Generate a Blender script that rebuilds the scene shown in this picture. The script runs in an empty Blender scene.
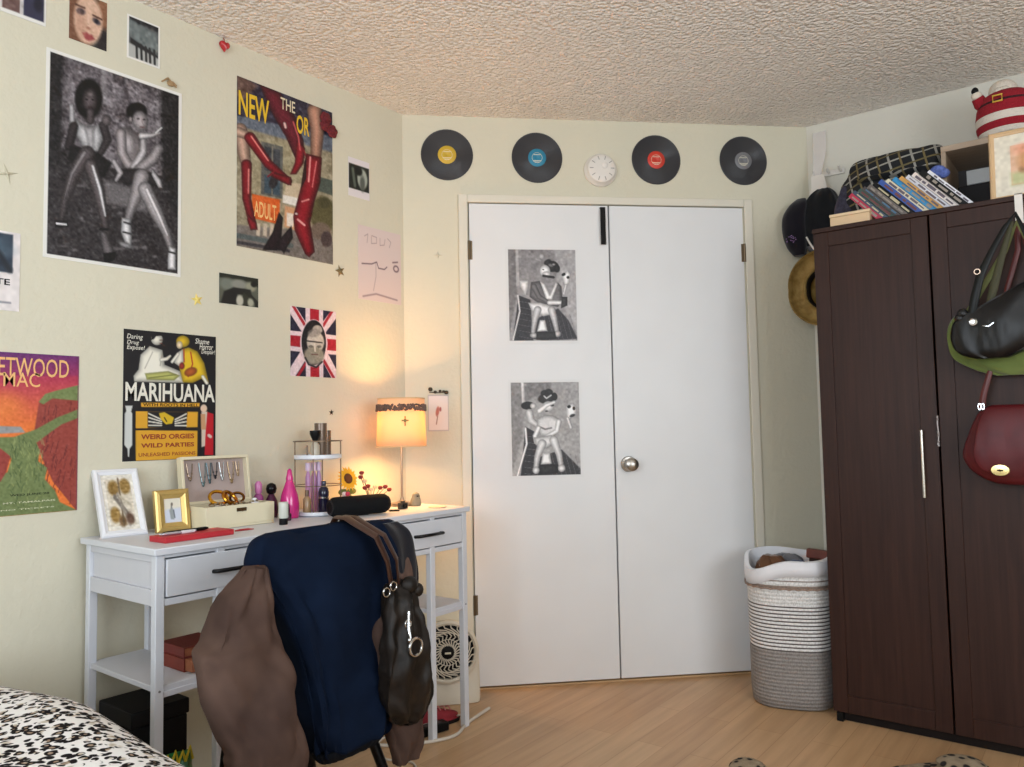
import bpy, bmesh, math, random
import numpy as np
from mathutils import Vector, Matrix
random.seed(7); RNG=np.random.default_rng(7)
PI=math.pi; S2=math.sqrt(.5)
COL=bpy.context.scene.collection
# ------------------------------------------------------------ colour / materials
def lin(c):
    c=np.asarray(c,float)/255.0
    return np.where(c<=0.04045,c/12.92,((c+0.055)/1.055)**2.4)
def rgba(c): l=lin(c); return (float(l[0]),float(l[1]),float(l[2]),1.0)
_m={}
def mat(name,c,rough=.6,metal=0,bump=0,bscale=60,var=.06,vscale=8,spec=.5,emit=None,trans=0,alpha=1,sheen=0,coat=0,sss=0):
    if name in _m: return _m[name]
    if max(c)<50 and metal==0: spec=.2; c=tuple(x*.65 for x in c)
    m=bpy.data.materials.new(name); m.use_nodes=True; nt=m.node_tree; b=nt.nodes['Principled BSDF']
    b.inputs['Roughness'].default_value=rough; b.inputs['Metallic'].default_value=metal
    b.inputs['Specular IOR Level'].default_value=spec
    b.inputs['Transmission Weight'].default_value=trans; b.inputs['Alpha'].default_value=alpha
    b.inputs['Sheen Weight'].default_value=sheen; b.inputs['Coat Weight'].default_value=coat
    b.inputs['Subsurface Weight'].default_value=sss
    tc=nt.nodes.new('ShaderNodeTexCoord')
    n=nt.nodes.new('ShaderNodeTexNoise'); n.inputs['Scale'].default_value=vscale; n.inputs['Detail'].default_value=4
    nt.links.new(tc.outputs['Object'],n.inputs['Vector'])
    mx=nt.nodes.new('ShaderNodeMix'); mx.data_type='RGBA'
    c0=np.clip(np.asarray(c,float)*(1-var),0,255); c1=np.clip(np.asarray(c,float)*(1+var),0,255)
    mx.inputs[6].default_value=rgba(c0); mx.inputs[7].default_value=rgba(c1)
    nt.links.new(n.outputs['Fac'],mx.inputs[0]); nt.links.new(mx.outputs[2],b.inputs['Base Color'])
    if bump:
        n2=nt.nodes.new('ShaderNodeTexNoise'); n2.inputs['Scale'].default_value=bscale; n2.inputs['Detail'].default_value=3
        nt.links.new(tc.outputs['Object'],n2.inputs['Vector'])
        bp=nt.nodes.new('ShaderNodeBump'); bp.inputs['Strength'].default_value=bump; bp.inputs['Distance'].default_value=.004
        nt.links.new(n2.outputs['Fac'],bp.inputs['Height']); nt.links.new(bp.outputs['Normal'],b.inputs['Normal'])
    if emit: b.inputs['Emission Color'].default_value=rgba(emit[0]); b.inputs['Emission Strength'].default_value=emit[1]
    _m[name]=m; return m
def nodes(name):
    m=bpy.data.materials.new(name); m.use_nodes=True; nt=m.node_tree
    return m,nt,nt.nodes['Principled BSDF'],nt.nodes.new('ShaderNodeTexCoord')
def N(nt,t,**k):
    n=nt.nodes.new(t)
    for a,v in k.items():
        if a.startswith('i_'): n.inputs[a[2:].replace('_',' ')].default_value=v
        else: setattr(n,a,v)
    return n
def ramp(nt,stops,interp='LINEAR'):
    r=nt.nodes.new('ShaderNodeValToRGB'); r.color_ramp.interpolation=interp
    e=r.color_ramp.elements
    while len(e)<len(stops): e.new(.5)
    for q,(p,c) in zip(e,stops): q.position=p; q.color=rgba(c)
    return r
# ------------------------------------------------------------ mesh builder
class B:
    def __init__(s): s.bm=bmesh.new()
    def face(s,vs,mi=0):
        try: f=s.bm.faces.new(vs); f.material_index=mi; return f
        except ValueError: return None
    def box(s,c,d,mi=0,R=None):
        c=Vector(c); v=[]
        for x in(-1,1):
            for y in(-1,1):
                for z in(-1,1):
                    p=Vector((x*d[0]/2,y*d[1]/2,z*d[2]/2))
                    if R is not None: p=R@p
                    v.append(s.bm.verts.new(p+c))
        for q in((0,1,3,2),(4,6,7,5),(0,4,5,1),(2,3,7,6),(0,2,6,4),(1,5,7,3)): s.face([v[i] for i in q],mi)
        return s
    def bb(s,x0,x1,y0,y1,z0,z1,mi=0): return s.box(((x0+x1)/2,(y0+y1)/2,(z0+z1)/2),(x1-x0,y1-y0,z1-z0),mi)
    def rings(s,R,mi=0,closed=True,cap=True,loop=False):
        V=[[s.bm.verts.new(p) for p in r] for r in R]; n=len(V[0])
        m=len(V); 
        for i in range(m if loop else m-1):
            a=V[i];b=V[(i+1)%m]
            for j in range(n if closed else n-1):
                k=(j+1)%n; s.face([a[j],a[k],b[k],b[j]],mi)
        if cap and closed and not loop:
            for r,fl in((V[0],1),(V[-1],0)):
                cc=sum((v.co for v in r),Vector())/n; cv=s.bm.verts.new(cc)
                for j in range(n):
                    k=(j+1)%n; s.face([r[k],r[j],cv] if fl else [r[j],r[k],cv],mi)
        return s
    def lathe(s,prof,c=(0,0,0),seg=32,mi=0,M=None,cap=True,wob=None):
        R=[]
        for r,z in prof:
            q=[]
            for j in range(seg):
                a=2*PI*j/seg; rr=max(r,1e-5)*(wob(a,z) if wob else 1)
                p=Vector((rr*math.cos(a),rr*math.sin(a),z))
                if M is not None: p=M@p
                q.append(p+Vector(c))
            R.append(q)
        return s.rings(R,mi,cap=cap)
    def tube(s,pts,r,seg=10,mi=0,loop=False,flat=1.0):
        P=[Vector(p) for p in pts]; n=len(P); R=[]; up=None
        for i,p in enumerate(P):
            if loop: t=(P[(i+1)%n]-P[i-1])
            else: t=(P[min(i+1,n-1)]-P[max(i-1,0)])
            t.normalize()
            if up is None:
                up=Vector((0,0,1)) if abs(t.z)<.9 else Vector((1,0,0))
            u=(up-t*up.dot(t)); u.normalize(); w=t.cross(u); up=u
            rr=r[i] if isinstance(r,(list,tuple)) else r
            R.append([p+u*rr*math.cos(a)+w*rr*flat*math.sin(a) for a in [2*PI*j/seg for j in range(seg)]])
        return s.rings(R,mi,loop=loop)
    def ball(s,c,r,mi=0,seg=16,rg=10,M=None):
        if not isinstance(r,(tuple,list)): r=(r,r,r)
        R=[]
        for i in range(1,rg):
            ph=PI*i/rg; q=[]
            for j in range(seg):
                a=2*PI*j/seg; p=Vector((r[0]*math.sin(ph)*math.cos(a),r[1]*math.sin(ph)*math.sin(a),-r[2]*math.cos(ph)))
                if M is not None: p=M@p
                q.append(p+Vector(c))
            R.append(q)
        return s.rings(R,mi)
    def prism(s,poly,y0,y1,mi=0,M=None):   # polygon in XZ, extruded along Y
        a=[];b=[]
        for x,z in poly:
            p=Vector((x,y0,z)); q=Vector((x,y1,z))
            if M is not None: p=M@p; q=M@q
            a.append(s.bm.verts.new(p)); b.append(s.bm.verts.new(q))
        s.face(a,mi); s.face(b[::-1],mi); n=len(a)
        for i in range(n): s.face([a[i],b[i],b[(i+1)%n],a[(i+1)%n]],mi)
        return s
    def loft(s,rows,wd=(1,0,0),dd=(0,1,0),seg=32,sub=6,ex=2.4,mi=0,fold=None,cap=True):
        # rows: (z, w0, w1, depth_center, depth_half)
        rows=np.array(rows,float); n=len(rows); R=[]
        wd=Vector(wd);dd=Vector(dd)
        ts=np.linspace(0,n-1,(n-1)*sub+1)
        for t in ts:
            i=min(int(t),n-2); f=t-i
            p0=rows[max(i-1,0)];p1=rows[i];p2=rows[i+1];p3=rows[min(i+2,n-1)]
            q=.5*((2*p1)+(-p0+p2)*f+(2*p0-5*p1+4*p2-p3)*f*f+(-p0+3*p1-3*p2+p3)*f**3)
            z,w0,w1,dc,dh=q; wc=(w0+w1)/2; wh=max(abs(w1-w0)/2,1e-4); dh=max(dh,1e-4)
            ring=[]
            for j in range(seg):
                a=2*PI*j/seg; ca,sa=math.cos(a),math.sin(a)
                x=wh*math.copysign(abs(ca)**(2/ex),ca); y=dh*math.copysign(abs(sa)**(2/ex),sa)
                if fold:
                    dx,dy=fold(a,z,t/(n-1)); x+=dx; y+=dy
                ring.append(wd*(wc+x)+dd*(dc+y)+Vector((0,0,z)))
            R.append(ring)
        return s.rings(R,mi,cap=cap)
def bevelmod(o,w,seg=2):
    m=o.modifiers.new('bevel','BEVEL'); m.width=w; m.segments=seg; m.limit_method='ANGLE'; m.angle_limit=math.radians(40)
def obj(name,b,mats,parent=None,loc=None,rotz=0,smooth=True,bevel=0,subs=0,solid=0,ang=40):
    bmesh.ops.recalc_face_normals(b.bm,faces=b.bm.faces)
    me=bpy.data.meshes.new(name); b.bm.to_mesh(me); b.bm.free()
    if not isinstance(mats,(list,tuple)): mats=[mats]
    for m in mats: me.materials.append(m)
    if smooth:
        me.polygons.foreach_set('use_smooth',[True]*len(me.polygons)); me.set_sharp_from_angle(angle=math.radians(ang))
    o=bpy.data.objects.new(name,me); COL.objects.link(o)
    if parent: o.parent=parent
    if loc is not None: o.location=loc
    o.rotation_euler=(0,0,rotz)
    if solid:
        m=o.modifiers.new('solid','SOLIDIFY'); m.thickness=solid
    if bevel: bevelmod(o,bevel)
    if subs:
        m=o.modifiers.new('sub','SUBSURF'); m.levels=subs; m.render_levels=subs
    return o
def tag(o,label,cat,group=None,kind=None):
    o['label']=label; o['category']=cat
    if group:o['group']=group
    if kind:o['kind']=kind
    return o
def thing(name,label,cat,loc=(0,0,0),rotz=0,group=None,rot=None):
    o=bpy.data.objects.new(name,None); o.empty_display_size=.05; COL.objects.link(o); o.location=loc; o.rotation_euler=rot or (0,0,rotz)
    return tag(o,label,cat,group)
def struct(name,b,m,**k):
    o=obj(name,b,m,**k); o['kind']='structure'; return o
def text(name,s,m,parent,x,z,w,h,y=-.0012,off=0,ext=.0003,shear=0,rot=0,label=None):
    cu=bpy.data.curves.new(name,'FONT'); cu.body=s; cu.size=1; cu.offset=off; cu.extrude=0; cu.shear=shear; cu.resolution_u=3
    t=bpy.data.objects.new('t',cu); COL.objects.link(t); bpy.context.view_layer.update()
    dg=bpy.context.evaluated_depsgraph_get(); me=bpy.data.meshes.new_from_object(t.evaluated_get(dg))
    bpy.data.objects.remove(t); bpy.data.curves.remove(cu)
    n=len(me.vertices); co=np.empty(n*3); me.vertices.foreach_get('co',co); co=co.reshape(-1,3)
    mn=co.min(0); mx=co.max(0); u=(co[:,0]-mn[0])/(mx[0]-mn[0])*w; v=(co[:,1]-mn[1])/(mx[1]-mn[1])*h
    c,s_=math.cos(rot),math.sin(rot)
    out=np.stack([x+u*c-v*s_,np.full(n,y),z+u*s_+v*c],1); me.vertices.foreach_set('co',out.ravel())
    me.name=name; me.materials.append(m); me.update()
    o=bpy.data.objects.new(name,me); COL.objects.link(o); o.parent=parent
    if label:o['label']=label
    return o
# ------------------------------------------------------------ geometry of the room
XL=-2.311; YR=3.527; H=2.4057; CC=3.2219; XF=1.7; YF=-1.7
def CW(t,z,off=0): return (-S2*(CC-off)+S2*t, S2*(CC-off)+S2*t, z)
T0=-0.0466; T1=1.7663
LW=PI/2; CWR=PI/4
# wall materials
def wall_mat(name,c,warm=None):
    m,nt,b,tc=nodes(name)
    n=N(nt,'ShaderNodeTexNoise'); n.inputs['Scale'].default_value=55; n.inputs['Detail'].default_value=5
    n2=N(nt,'ShaderNodeTexNoise'); n2.inputs['Scale'].default_value=1.6
    nt.links.new(tc.outputs['Object'],n.inputs['Vector']); nt.links.new(tc.outputs['Object'],n2.inputs['Vector'])
    c=np.array(c,float); r=ramp(nt,[(.3,c*.985),(.7,np.clip(c*1.01,0,255))]); nt.links.new(n2.outputs['Fac'],r.inputs[0])
    nt.links.new(r.outputs[0],b.inputs['Base Color']); b.inputs['Roughness'].default_value=.75; b.inputs['Specular IOR Level'].default_value=.25
    bp=N(nt,'ShaderNodeBump'); bp.inputs['Strength'].default_value=.5; bp.inputs['Distance'].default_value=.004
    nt.links.new(n.outputs['Fac'],bp.inputs['Height']); nt.links.new(bp.outputs['Normal'],b.inputs['Normal'])
    return m
M_wall=wall_mat('wall_paint',(217,211,190))
M_wallr=wall_mat('wall_paint_right',(220,216,204))
def ceil_mat():
    m,nt,b,tc=nodes('popcorn_ceiling')
    v=N(nt,'ShaderNodeTexVoronoi'); v.inputs['Scale'].default_value=75; v.feature='SMOOTH_F1'; v.inputs['Smoothness'].default_value=.35
    n=N(nt,'ShaderNodeTexNoise'); n.inputs['Scale'].default_value=22; n.inputs['Detail'].default_value=1
    nt.links.new(tc.outputs['Object'],n.inputs['Vector'])
    mx=N(nt,'ShaderNodeMix',data_type='RGBA'); mx.inputs[0].default_value=.005
    nt.links.new(tc.outputs['Object'],mx.inputs[6]); nt.links.new(n.outputs['Color'],mx.inputs[7]); nt.links.new(mx.outputs[2],v.inputs['Vector'])
    inv=N(nt,'ShaderNodeMath',operation='SUBTRACT'); inv.inputs[0].default_value=1; nt.links.new(v.outputs['Distance'],inv.inputs[1])
    ad=N(nt,'ShaderNodeMath',operation='MULTIPLY_ADD'); nt.links.new(n.outputs['Fac'],ad.inputs[0]); ad.inputs[1].default_value=.18; nt.links.new(inv.outputs[0],ad.inputs[2])
    bp=N(nt,'ShaderNodeBump'); bp.inputs['Strength'].default_value=1; bp.inputs['Distance'].default_value=.012
    nt.links.new(ad.outputs[0],bp.inputs['Height']); nt.links.new(bp.outputs['Normal'],b.inputs['Normal'])
    b.inputs['Base Color'].default_value=rgba((243,236,228)); b.inputs['Roughness'].default_value=.95; b.inputs['Specular IOR Level'].default_value=.1
    return m
M_ceil=ceil_mat()
def floor_mat():
    m,nt,b,tc=nodes('laminate_floor')
    sp=N(nt,'ShaderNodeSeparateXYZ'); nt.links.new(tc.outputs['Object'],sp.inputs[0])
    cb=N(nt,'ShaderNodeCombineXYZ'); nt.links.new(sp.outputs['Y'],cb.inputs['X']); nt.links.new(sp.outputs['X'],cb.inputs['Y'])
    br=N(nt,'ShaderNodeTexBrick'); br.inputs['Scale'].default_value=1; br.inputs['Brick Width'].default_value=.9; br.inputs['Row Height'].default_value=.095
    br.inputs['Mortar Size'].default_value=.0012; br.inputs['Mortar Smooth'].default_value=.3; br.offset=.37
    br.inputs['Color1'].default_value=rgba((204,168,128)); br.inputs['Color2'].default_value=rgba((194,156,116)); br.inputs['Mortar'].default_value=rgba((176,138,100))
    nt.links.new(cb.outputs[0],br.inputs['Vector'])
    mp=N(nt,'ShaderNodeMapping'); mp.inputs['Scale'].default_value=(30,2.0,1); nt.links.new(tc.outputs['Object'],mp.inputs[0])
    n=N(nt,'ShaderNodeTexNoise'); n.inputs['Scale'].default_value=1; n.inputs['Detail'].default_value=6; nt.links.new(mp.outputs[0],n.inputs['Vector'])
    r=ramp(nt,[(.3,(205,196,186)),(.7,(255,252,248))]); nt.links.new(n.outputs['Fac'],r.inputs[0])
    mx=N(nt,'ShaderNodeMix',data_type='RGBA',blend_type='MULTIPLY'); mx.inputs[0].default_value=.6
    nt.links.new(br.outputs['Color'],mx.inputs[6]); nt.links.new(r.outputs[0],mx.inputs[7]); nt.links.new(mx.outputs[2],b.inputs['Base Color'])
    b.inputs['Roughness'].default_value=.38
    return m
M_floor=floor_mat()
struct('floor',B().bb(-2.6,XF,YF,3.9,-.1,0),M_floor)
struct('ceiling',B().bb(-2.6,XF,YF,3.9,H,H+.1),M_ceil)
struct('wall_left',B().bb(XL-.1,XL,YF,2.2645-.02,0,H),M_wall)
struct('wall_right',B().bb(-1.0285,XF,YR,YR+.1,0,H),M_wallr)
# rear walls with windows (behind the camera)
def wall_with_hole(name,axis,c0,thick,a0,a1,h0,h1,z0,z1):
    b=B()
    def q(u0,u1,w0,w1):
        if axis=='y': b.bb(u0,u1,min(c0,c0+thick),max(c0,c0+thick),w0,w1)
        else: b.bb(min(c0,c0+thick),max(c0,c0+thick),u0,u1,w0,w1)
    q(a0,h0,0,H); q(h1,a1,0,H); q(h0,h1,0,z0); q(h0,h1,z1,H)
    return struct(name,b,M_wall)
wall_with_hole('wall_rear','y',YF,-.1,XL-.1,XF+.1,-1.3,.7,.85,2.15)
wall_with_hole('wall_side','x',XF,.1,YF,YR+.1,-.6,1.5,.85,2.15)
M_white=mat('white_paint',(226,224,220),.45,var=.015)
M_wframe=mat('white_vinyl',(235,235,235),.4,var=.01)
M_glass=mat('window_glass',(255,255,255),0,trans=1,var=0)
def window(n,axis,c,a0,a1,z0,z1):
    b=B(); w=.05; g=B()
    def q(bb,u0,u1,w0,w1,t=.05):
        if axis=='y': bb.bb(u0,u1,c-.5*t,c+.5*t,w0,w1)
        else: bb.bb(c-.5*t,c+.5*t,u0,u1,w0,w1)
    q(b,a0,a1,z0,z0+w);q(b,a0,a1,z1-w,z1);q(b,a0,a0+w,z0+w,z1-w);q(b,a1-w,a1,z0+w,z1-w);q(b,(a0+a1)/2-.02,(a0+a1)/2+.02,z0+w,z1-w)
    o=struct('window_%d'%n,b,M_wframe)
window(1,'y',YF-.05,-1.3,.7,.85,2.15)
window(2,'x',XF+.05,-.6,1.5,.85,2.15)
# closet wall with door opening
D0,D1,DH=.227,1.449,2.03
b=B()
def cbox(b,t0,t1,o0,o1,z0,z1,mi=0):
    R=Matrix.Rotation(PI/4,3,'Z'); c=CW((t0+t1)/2,(z0+z1)/2,(o0+o1)/2)
    b.box(c,(t1-t0,abs(o1-o0),z1-z0),mi,R)
cbox(b,T0-.03,D0,-.1,0,0,H); cbox(b,D1,T1+.03,-.1,0,0,H); cbox(b,D0,D1,-.1,0,DH,H); cbox(b,D0-.1,D1+.1,-.5,-.48,0,H)
cbox(b,D0-.1,D0-.08,-.48,-.1,0,H); cbox(b,D1+.08,D1+.1,-.48,-.1,0,H)
struct('wall_back',b,M_wall)
M_trim=mat('trim_paint',(222,216,200),.45,var=.015)
b=B(); cbox(b,D0-.042,D0-.004,0,.014,0,DH+.034); struct('trim_1',b,M_trim,bevel=.003)
b=B(); cbox(b,D1+.004,D1+.042,0,.014,0,DH+.034); struct('trim_2',b,M_trim,bevel=.003)
b=B(); cbox(b,D0-.004,D1+.004,0,.014,DH,DH+.034); struct('trim_3',b,M_trim,bevel=.003)
b=B(); cbox(b,D0-.003,D1+.003,-.05,.0,0,.006); struct('trim_4',b,mat('threshold_wood',(196,160,118),.5))
def door_mat():
    m,nt,b,tc=nodes('door_paint')
    n=N(nt,'ShaderNodeTexNoise'); n.inputs['Scale'].default_value=3; nt.links.new(tc.outputs['Object'],n.inputs['Vector'])
    r=ramp(nt,[(.3,(225,225,225)),(.7,(230,230,230))]); nt.links.new(n.outputs['Fac'],r.inputs[0]); nt.links.new(r.outputs[0],b.inputs['Base Color'])
    b.inputs['Roughness'].default_value=.4; return m
M_door=door_mat()
M_steel=mat('brushed_steel',(176,170,162),.3,1,var=.03)
M_chrome=mat('chrome',(215,215,215),.15,1,var=.02)
M_brassdark=mat('aged_hinge_metal',(120,104,84),.4,.9)
M_black=mat('black_plastic',(22,22,24),.4)
for n,(a,c_) in enumerate(((D0+.003,.834),(.840,D1-.003)),1):
    d=bpy.data.objects.new('door_%d'%n,None); COL.objects.link(d); d['kind']='structure'; d.location=CW((a+c_)/2,0.014,0); d.rotation_euler=(0,0,CWR)
    w=c_-a; h=DH-.018
    obj('door_leaf',B().bb(-w/2,w/2,-.008,.027,0,h),M_door,d,bevel=.002)
    sx=-1 if n==1 else 1
    for hz in (.33,1.81):
        hb=B(); hb.tube([(sx*(w/2+.001),-.013,hz-.04),(sx*(w/2+.001),-.013,hz+.04)],.006,8); hb.bb(min(sx*(w/2),sx*(w/2-.012)),max(sx*(w/2),sx*(w/2-.012)),-.0095,-.007,hz-.04,hz+.04)
        obj('hinge',hb,M_brassdark,d)
    if n==2:
        k=B(); M=Matrix.Rotation(PI/2,3,'X'); kx=.895-(a+c_)/2
        k.lathe([(.034,0),(.034,.004),(.03,.009),(.012,.012),(.012,.03),(.022,.038),(.029,.05),(.027,.062),(.018,.068),(.0,.07)],(kx,-.008,.893),28,0,M)
        k.lathe([(.008,.070),(.008,.072),(0,.0725)],(kx,-.008,.893),12,0,M)
        obj('door_knob',k,M_steel,d)
# ------------------------------------------------------------ painted posters (colour is the print itself)
def hom(src,dst):
    A=[];bb=[]
    for (x,y),(u,v) in zip(src,dst):
        A.append([x,y,1,0,0,0,-u*x,-u*y]);bb.append(u);A.append([0,0,0,x,y,1,-v*x,-v*y]);bb.append(v)
    h=np.linalg.solve(np.array(A,float),np.array(bb,float)); return np.append(h,1).reshape(3,3)
def art_mat(name,rough=.45,spec=.4):
    m,nt,b,tc=nodes(name); a=N(nt,'ShaderNodeAttribute',attribute_name='Ink'); nt.links.new(a.outputs['Color'],b.inputs['Base Color'])
    b.inputs['Roughness'].default_value=rough; b.inputs['Specular IOR Level'].default_value=spec
    n=N(nt,'ShaderNodeTexNoise'); n.inputs['Scale'].default_value=14; nt.links.new(tc.outputs['Object'],n.inputs['Vector'])
    bp=N(nt,'ShaderNodeBump'); bp.inputs['Strength'].default_value=.12; bp.inputs['Distance'].default_value=.004
    nt.links.new(n.outputs['Fac'],bp.inputs['Height']); nt.links.new(bp.outputs['Normal'],b.inputs['Normal']); return m
M_art=art_mat('printed_paper'); M_artm=art_mat('matte_print',.8,.2)
class Art:
    # canvas in sketch coordinates; quad = corners TL,TR,BR,BL of the sheet in those coordinates
    def __init__(s,w,h,quad,bg,res=.0032):
        s.w,s.h=w,h; s.nx=max(8,int(w/res)); s.ny=max(8,int(h/res))
        s.Hm=np.linalg.inv(hom(quad,[(0,0),(1,0),(1,1),(0,1)]))
        U,V=np.meshgrid(np.linspace(0,1,s.nx+1),np.linspace(0,1,s.ny+1)); s.U,s.V=U,V
        P=np.stack([U,V,np.ones_like(U)],-1)@s.Hm.T; s.X=P[...,0]/P[...,2]; s.Y=P[...,1]/P[...,2]
        s.C=np.ones(U.shape+(3,))*np.array(bg,float)
        s.px=abs(quad[1][0]-quad[0][0])/s.nx*.8; s.shade=0
    def mix(s,m,col,d=None,r=None):
        m=np.clip(m,0,1)[...,None]; c=np.array(col,float)*np.ones(s.C.shape)
        if s.shade and d is not None and r and r>s.px*2.2:
            t=np.clip(-d/r,0,1); gy=np.gradient(d,axis=1)/s.px*.6; k=1-s.shade*(1-t)**1.6; k=k*(1-.28*s.shade*np.clip(gy,-1,1)*(1-t)); c=c*k[...,None]*1.06
        s.C=s.C*(1-m)+c*m; return s
    def ell(s,cx,cy,rx,ry,col,ang=0,soft=None,op=1):
        a=math.radians(ang); dx=s.X-cx; dy=s.Y-cy; x=(dx*math.cos(a)+dy*math.sin(a))/rx; y=(-dx*math.sin(a)+dy*math.cos(a))/ry
        d=(np.sqrt(x*x+y*y)-1)*min(rx,ry); return s.mix(np.clip(.5-d/(soft or s.px*1.5),0,1)*op,col,d,min(rx,ry))
    def line(s,pts,r,col,soft=None,op=1):
        r=r if isinstance(r,(list,tuple)) else [r]*len(pts); best=np.full(s.X.shape,1e9)
        for i in range(len(pts)-1):
            (x0,y0),(x1,y1)=pts[i],pts[i+1]; dx,dy=x1-x0,y1-y0; L=dx*dx+dy*dy+1e-9
            t=np.clip(((s.X-x0)*dx+(s.Y-y0)*dy)/L,0,1); d=np.hypot(s.X-x0-t*dx,s.Y-y0-t*dy)-(r[i]*(1-t)+r[i+1]*t); best=np.minimum(best,d)
        return s.mix(np.clip(.5-best/(soft or s.px*1.5),0,1)*op,col,best,max(r))
    def poly(s,pts,col,soft=None,op=1):
        ins=np.zeros(s.X.shape,bool); best=np.full(s.X.shape,1e9); n=len(pts)
        for i in range(n):
            (x0,y0),(x1,y1)=pts[i],pts[(i+1)%n]
            c=((y0>s.Y)!=(y1>s.Y)); 
            if y1!=y0: ins^= c&(s.X<(x1-x0)*(s.Y-y0)/(y1-y0)+x0)
            dx,dy=x1-x0,y1-y0; L=dx*dx+dy*dy+1e-9; t=np.clip(((s.X-x0)*dx+(s.Y-y0)*dy)/L,0,1); best=np.minimum(best,np.hypot(s.X-x0-t*dx,s.Y-y0-t*dy))
        d=np.where(ins,-best,best); return s.mix(np.clip(.5-d/(soft or s.px*1.5),0,1)*op,col,d,float(np.clip(best[ins].max() if ins.any() else 0,0,30)))
    def uvrect(s,u0,v0,u1,v1,col,op=1):
        m=((s.U>=u0)&(s.U<=u1)&(s.V>=v0)&(s.V<=v1)).astype(float)*op; return s.mix(m,col)
    def grad(s,y0,c0,y1,c1,mask=None):
        t=np.clip((s.Y-y0)/(y1-y0),0,1)[...,None]; c=np.array(c0,float)*(1-t)+np.array(c1,float)*t
        m=np.ones(s.X.shape) if mask is None else mask; s.C=s.C*(1-m[...,None])+c*m[...,None]; return s
    def noise(s,amp,cells=20,stretch=1,mask=None):
        gy=max(2,int(cells*s.h/s.w*stretch)); g=RNG.normal(0,1,(gy+2,cells+2))
        x=s.U*cells; y=s.V*gy; xi=x.astype(int); yi=y.astype(int); fx=x-xi; fy=y-yi; fx=fx*fx*(3-2*fx); fy=fy*fy*(3-2*fy)
        v=g[yi,xi]*(1-fx)*(1-fy)+g[yi,xi+1]*fx*(1-fy)+g[yi+1,xi]*(1-fx)*fy+g[yi+1,xi+1]*fx*fy
        if mask is not None: v=v*mask
        s.C=s.C+v[...,None]*amp; return s
    def border(s,bw,col):
        bu=bw/s.w; bv=bw/s.h; m=((s.U<bu)|(s.U>1-bu)|(s.V<bv)|(s.V>1-bv)).astype(float); return s.mix(m,col)
    def build(s,name,parent=None,loc=None,rotz=0,th=.0012,mt=None,lean=None,back=(230,228,222)):
        # local frame: x right, z up from the sheet's bottom-left, front faces -y
        nx,ny=s.nx,s.ny; n=(nx+1)*(ny+1)
        co=np.zeros((n+4,3)); co[:n,0]=(s.U*s.w).ravel(); co[:n,2]=((1-s.V)*s.h).ravel(); co[:n,1]=-th
        co[n:]=[(0,0,s.h),(s.w,0,s.h),(s.w,0,0),(0,0,0)]
        I=np.arange(n).reshape(ny+1,nx+1)
        F=np.stack([I[:-1,:-1],I[1:,:-1],I[1:,1:],I[:-1,1:]],-1).reshape(-1,4).tolist()
        F.append([n,n+1,n+2,n+3])
        F.append(list(I[0,:])+[n+1,n]); F.append(list(I[-1,::-1])+[n+3,n+2]); F.append(list(I[::-1,0])+[n,n+3]); F.append(list(I[:,-1])+[n+2,n+1])
        me=bpy.data.meshes.new(name); me.from_pydata(co.tolist(),[],F); me.update()
        at=me.color_attributes.new('Ink','FLOAT_COLOR','POINT'); c=np.ones((n+4,4)); c[:n,:3]=lin(np.clip(s.C,0,255)).reshape(-1,3); c[n:,:3]=lin(back)
        at.data.foreach_set('color',c.ravel()); me.materials.append(mt or M_art)
        o=bpy.data.objects.new(name,me); COL.objects.link(o); o.parent=parent
        if loc is not None:o.location=loc
        o.rotation_euler=(0,0,rotz); return o
def onleft(y,z,off=.0005): return (XL+off,y,z)
W_=(232,230,224)
# --- large monochrome photograph print
q=[(50,30),(465,165),(460,728),(38,665)]
a=Art(.399,.597,q,(62,58,60),.0028)
a.poly([(100,40),(395,150),(395,420),(235,400),(100,330)],(112,106,110),40); a.noise(16,16); a.noise(14,45); a.noise(10,80)
a.poly([(48,30),(98,48),(92,400),(44,400)],(44,42,44),8); a.poly([(402,150),(466,168),(462,560),(404,480)],(40,38,40),10)
a.poly([(215,60),(232,66),(232,200),(216,200)],(150,146,148),10,.6)
a.poly([(44,400),(110,380),(400,440),(462,560),(460,720),(38,660)],(58,54,56),30,.8); a.noise(12,60)
a.poly([(225,430),(360,470),(355,530),(225,500)],(120,116,118),14,.8)
for k in range(26): x=RNG.uniform(60,440);y=RNG.uniform(420,680); a.ell(x,y,RNG.uniform(4,16),RNG.uniform(2,5),(150,146,148),0,6,.5)
# first seated figure
a.shade=.55
a.ell(178,185,42,62,(26,24,26),0,8); a.ell(182,190,23,36,(98,88,90),0,8); a.ell(184,172,12,10,(130,122,124),0,10,.6)
a.ell(172,188,4,2.5,(24,20,22),0,3); a.ell(190,188,4,2.5,(24,20,22),0,3); a.line([(177,212),(188,212)],2,(70,50,52),3); a.line([(183,225),(183,252)],12,(84,76,78),6)
a.poly([(118,205),(132,200),(140,290),(120,300)],(190,188,190),6,.8)
a.poly([(140,245),(158,262),(190,268),(212,262),(226,300),(214,345),(190,372),(158,330),(140,300)],(200,198,200),8)
a.poly([(165,270),(195,270),(195,335),(178,340)],(150,146,148),10,.7); a.line([(132,270),(118,330),(150,345)],[14,13,10],(58,52,54),6); a.line([(222,265),(236,310),(214,350)],[13,12,10],(66,60,62),6); a.ell(232,250,14,18,(112,104,106),0,6)
a.poly([(120,330),(200,345),(250,380),(225,425),(170,400),(115,370)],(40,38,40),8)
a.line([(172,352),(130,420),(104,500),(94,560)],[24,20,13,8],(96,88,90),6); a.line([(165,350),(126,415),(104,490)],[7,5,3],(150,144,146),6,.8)
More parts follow.
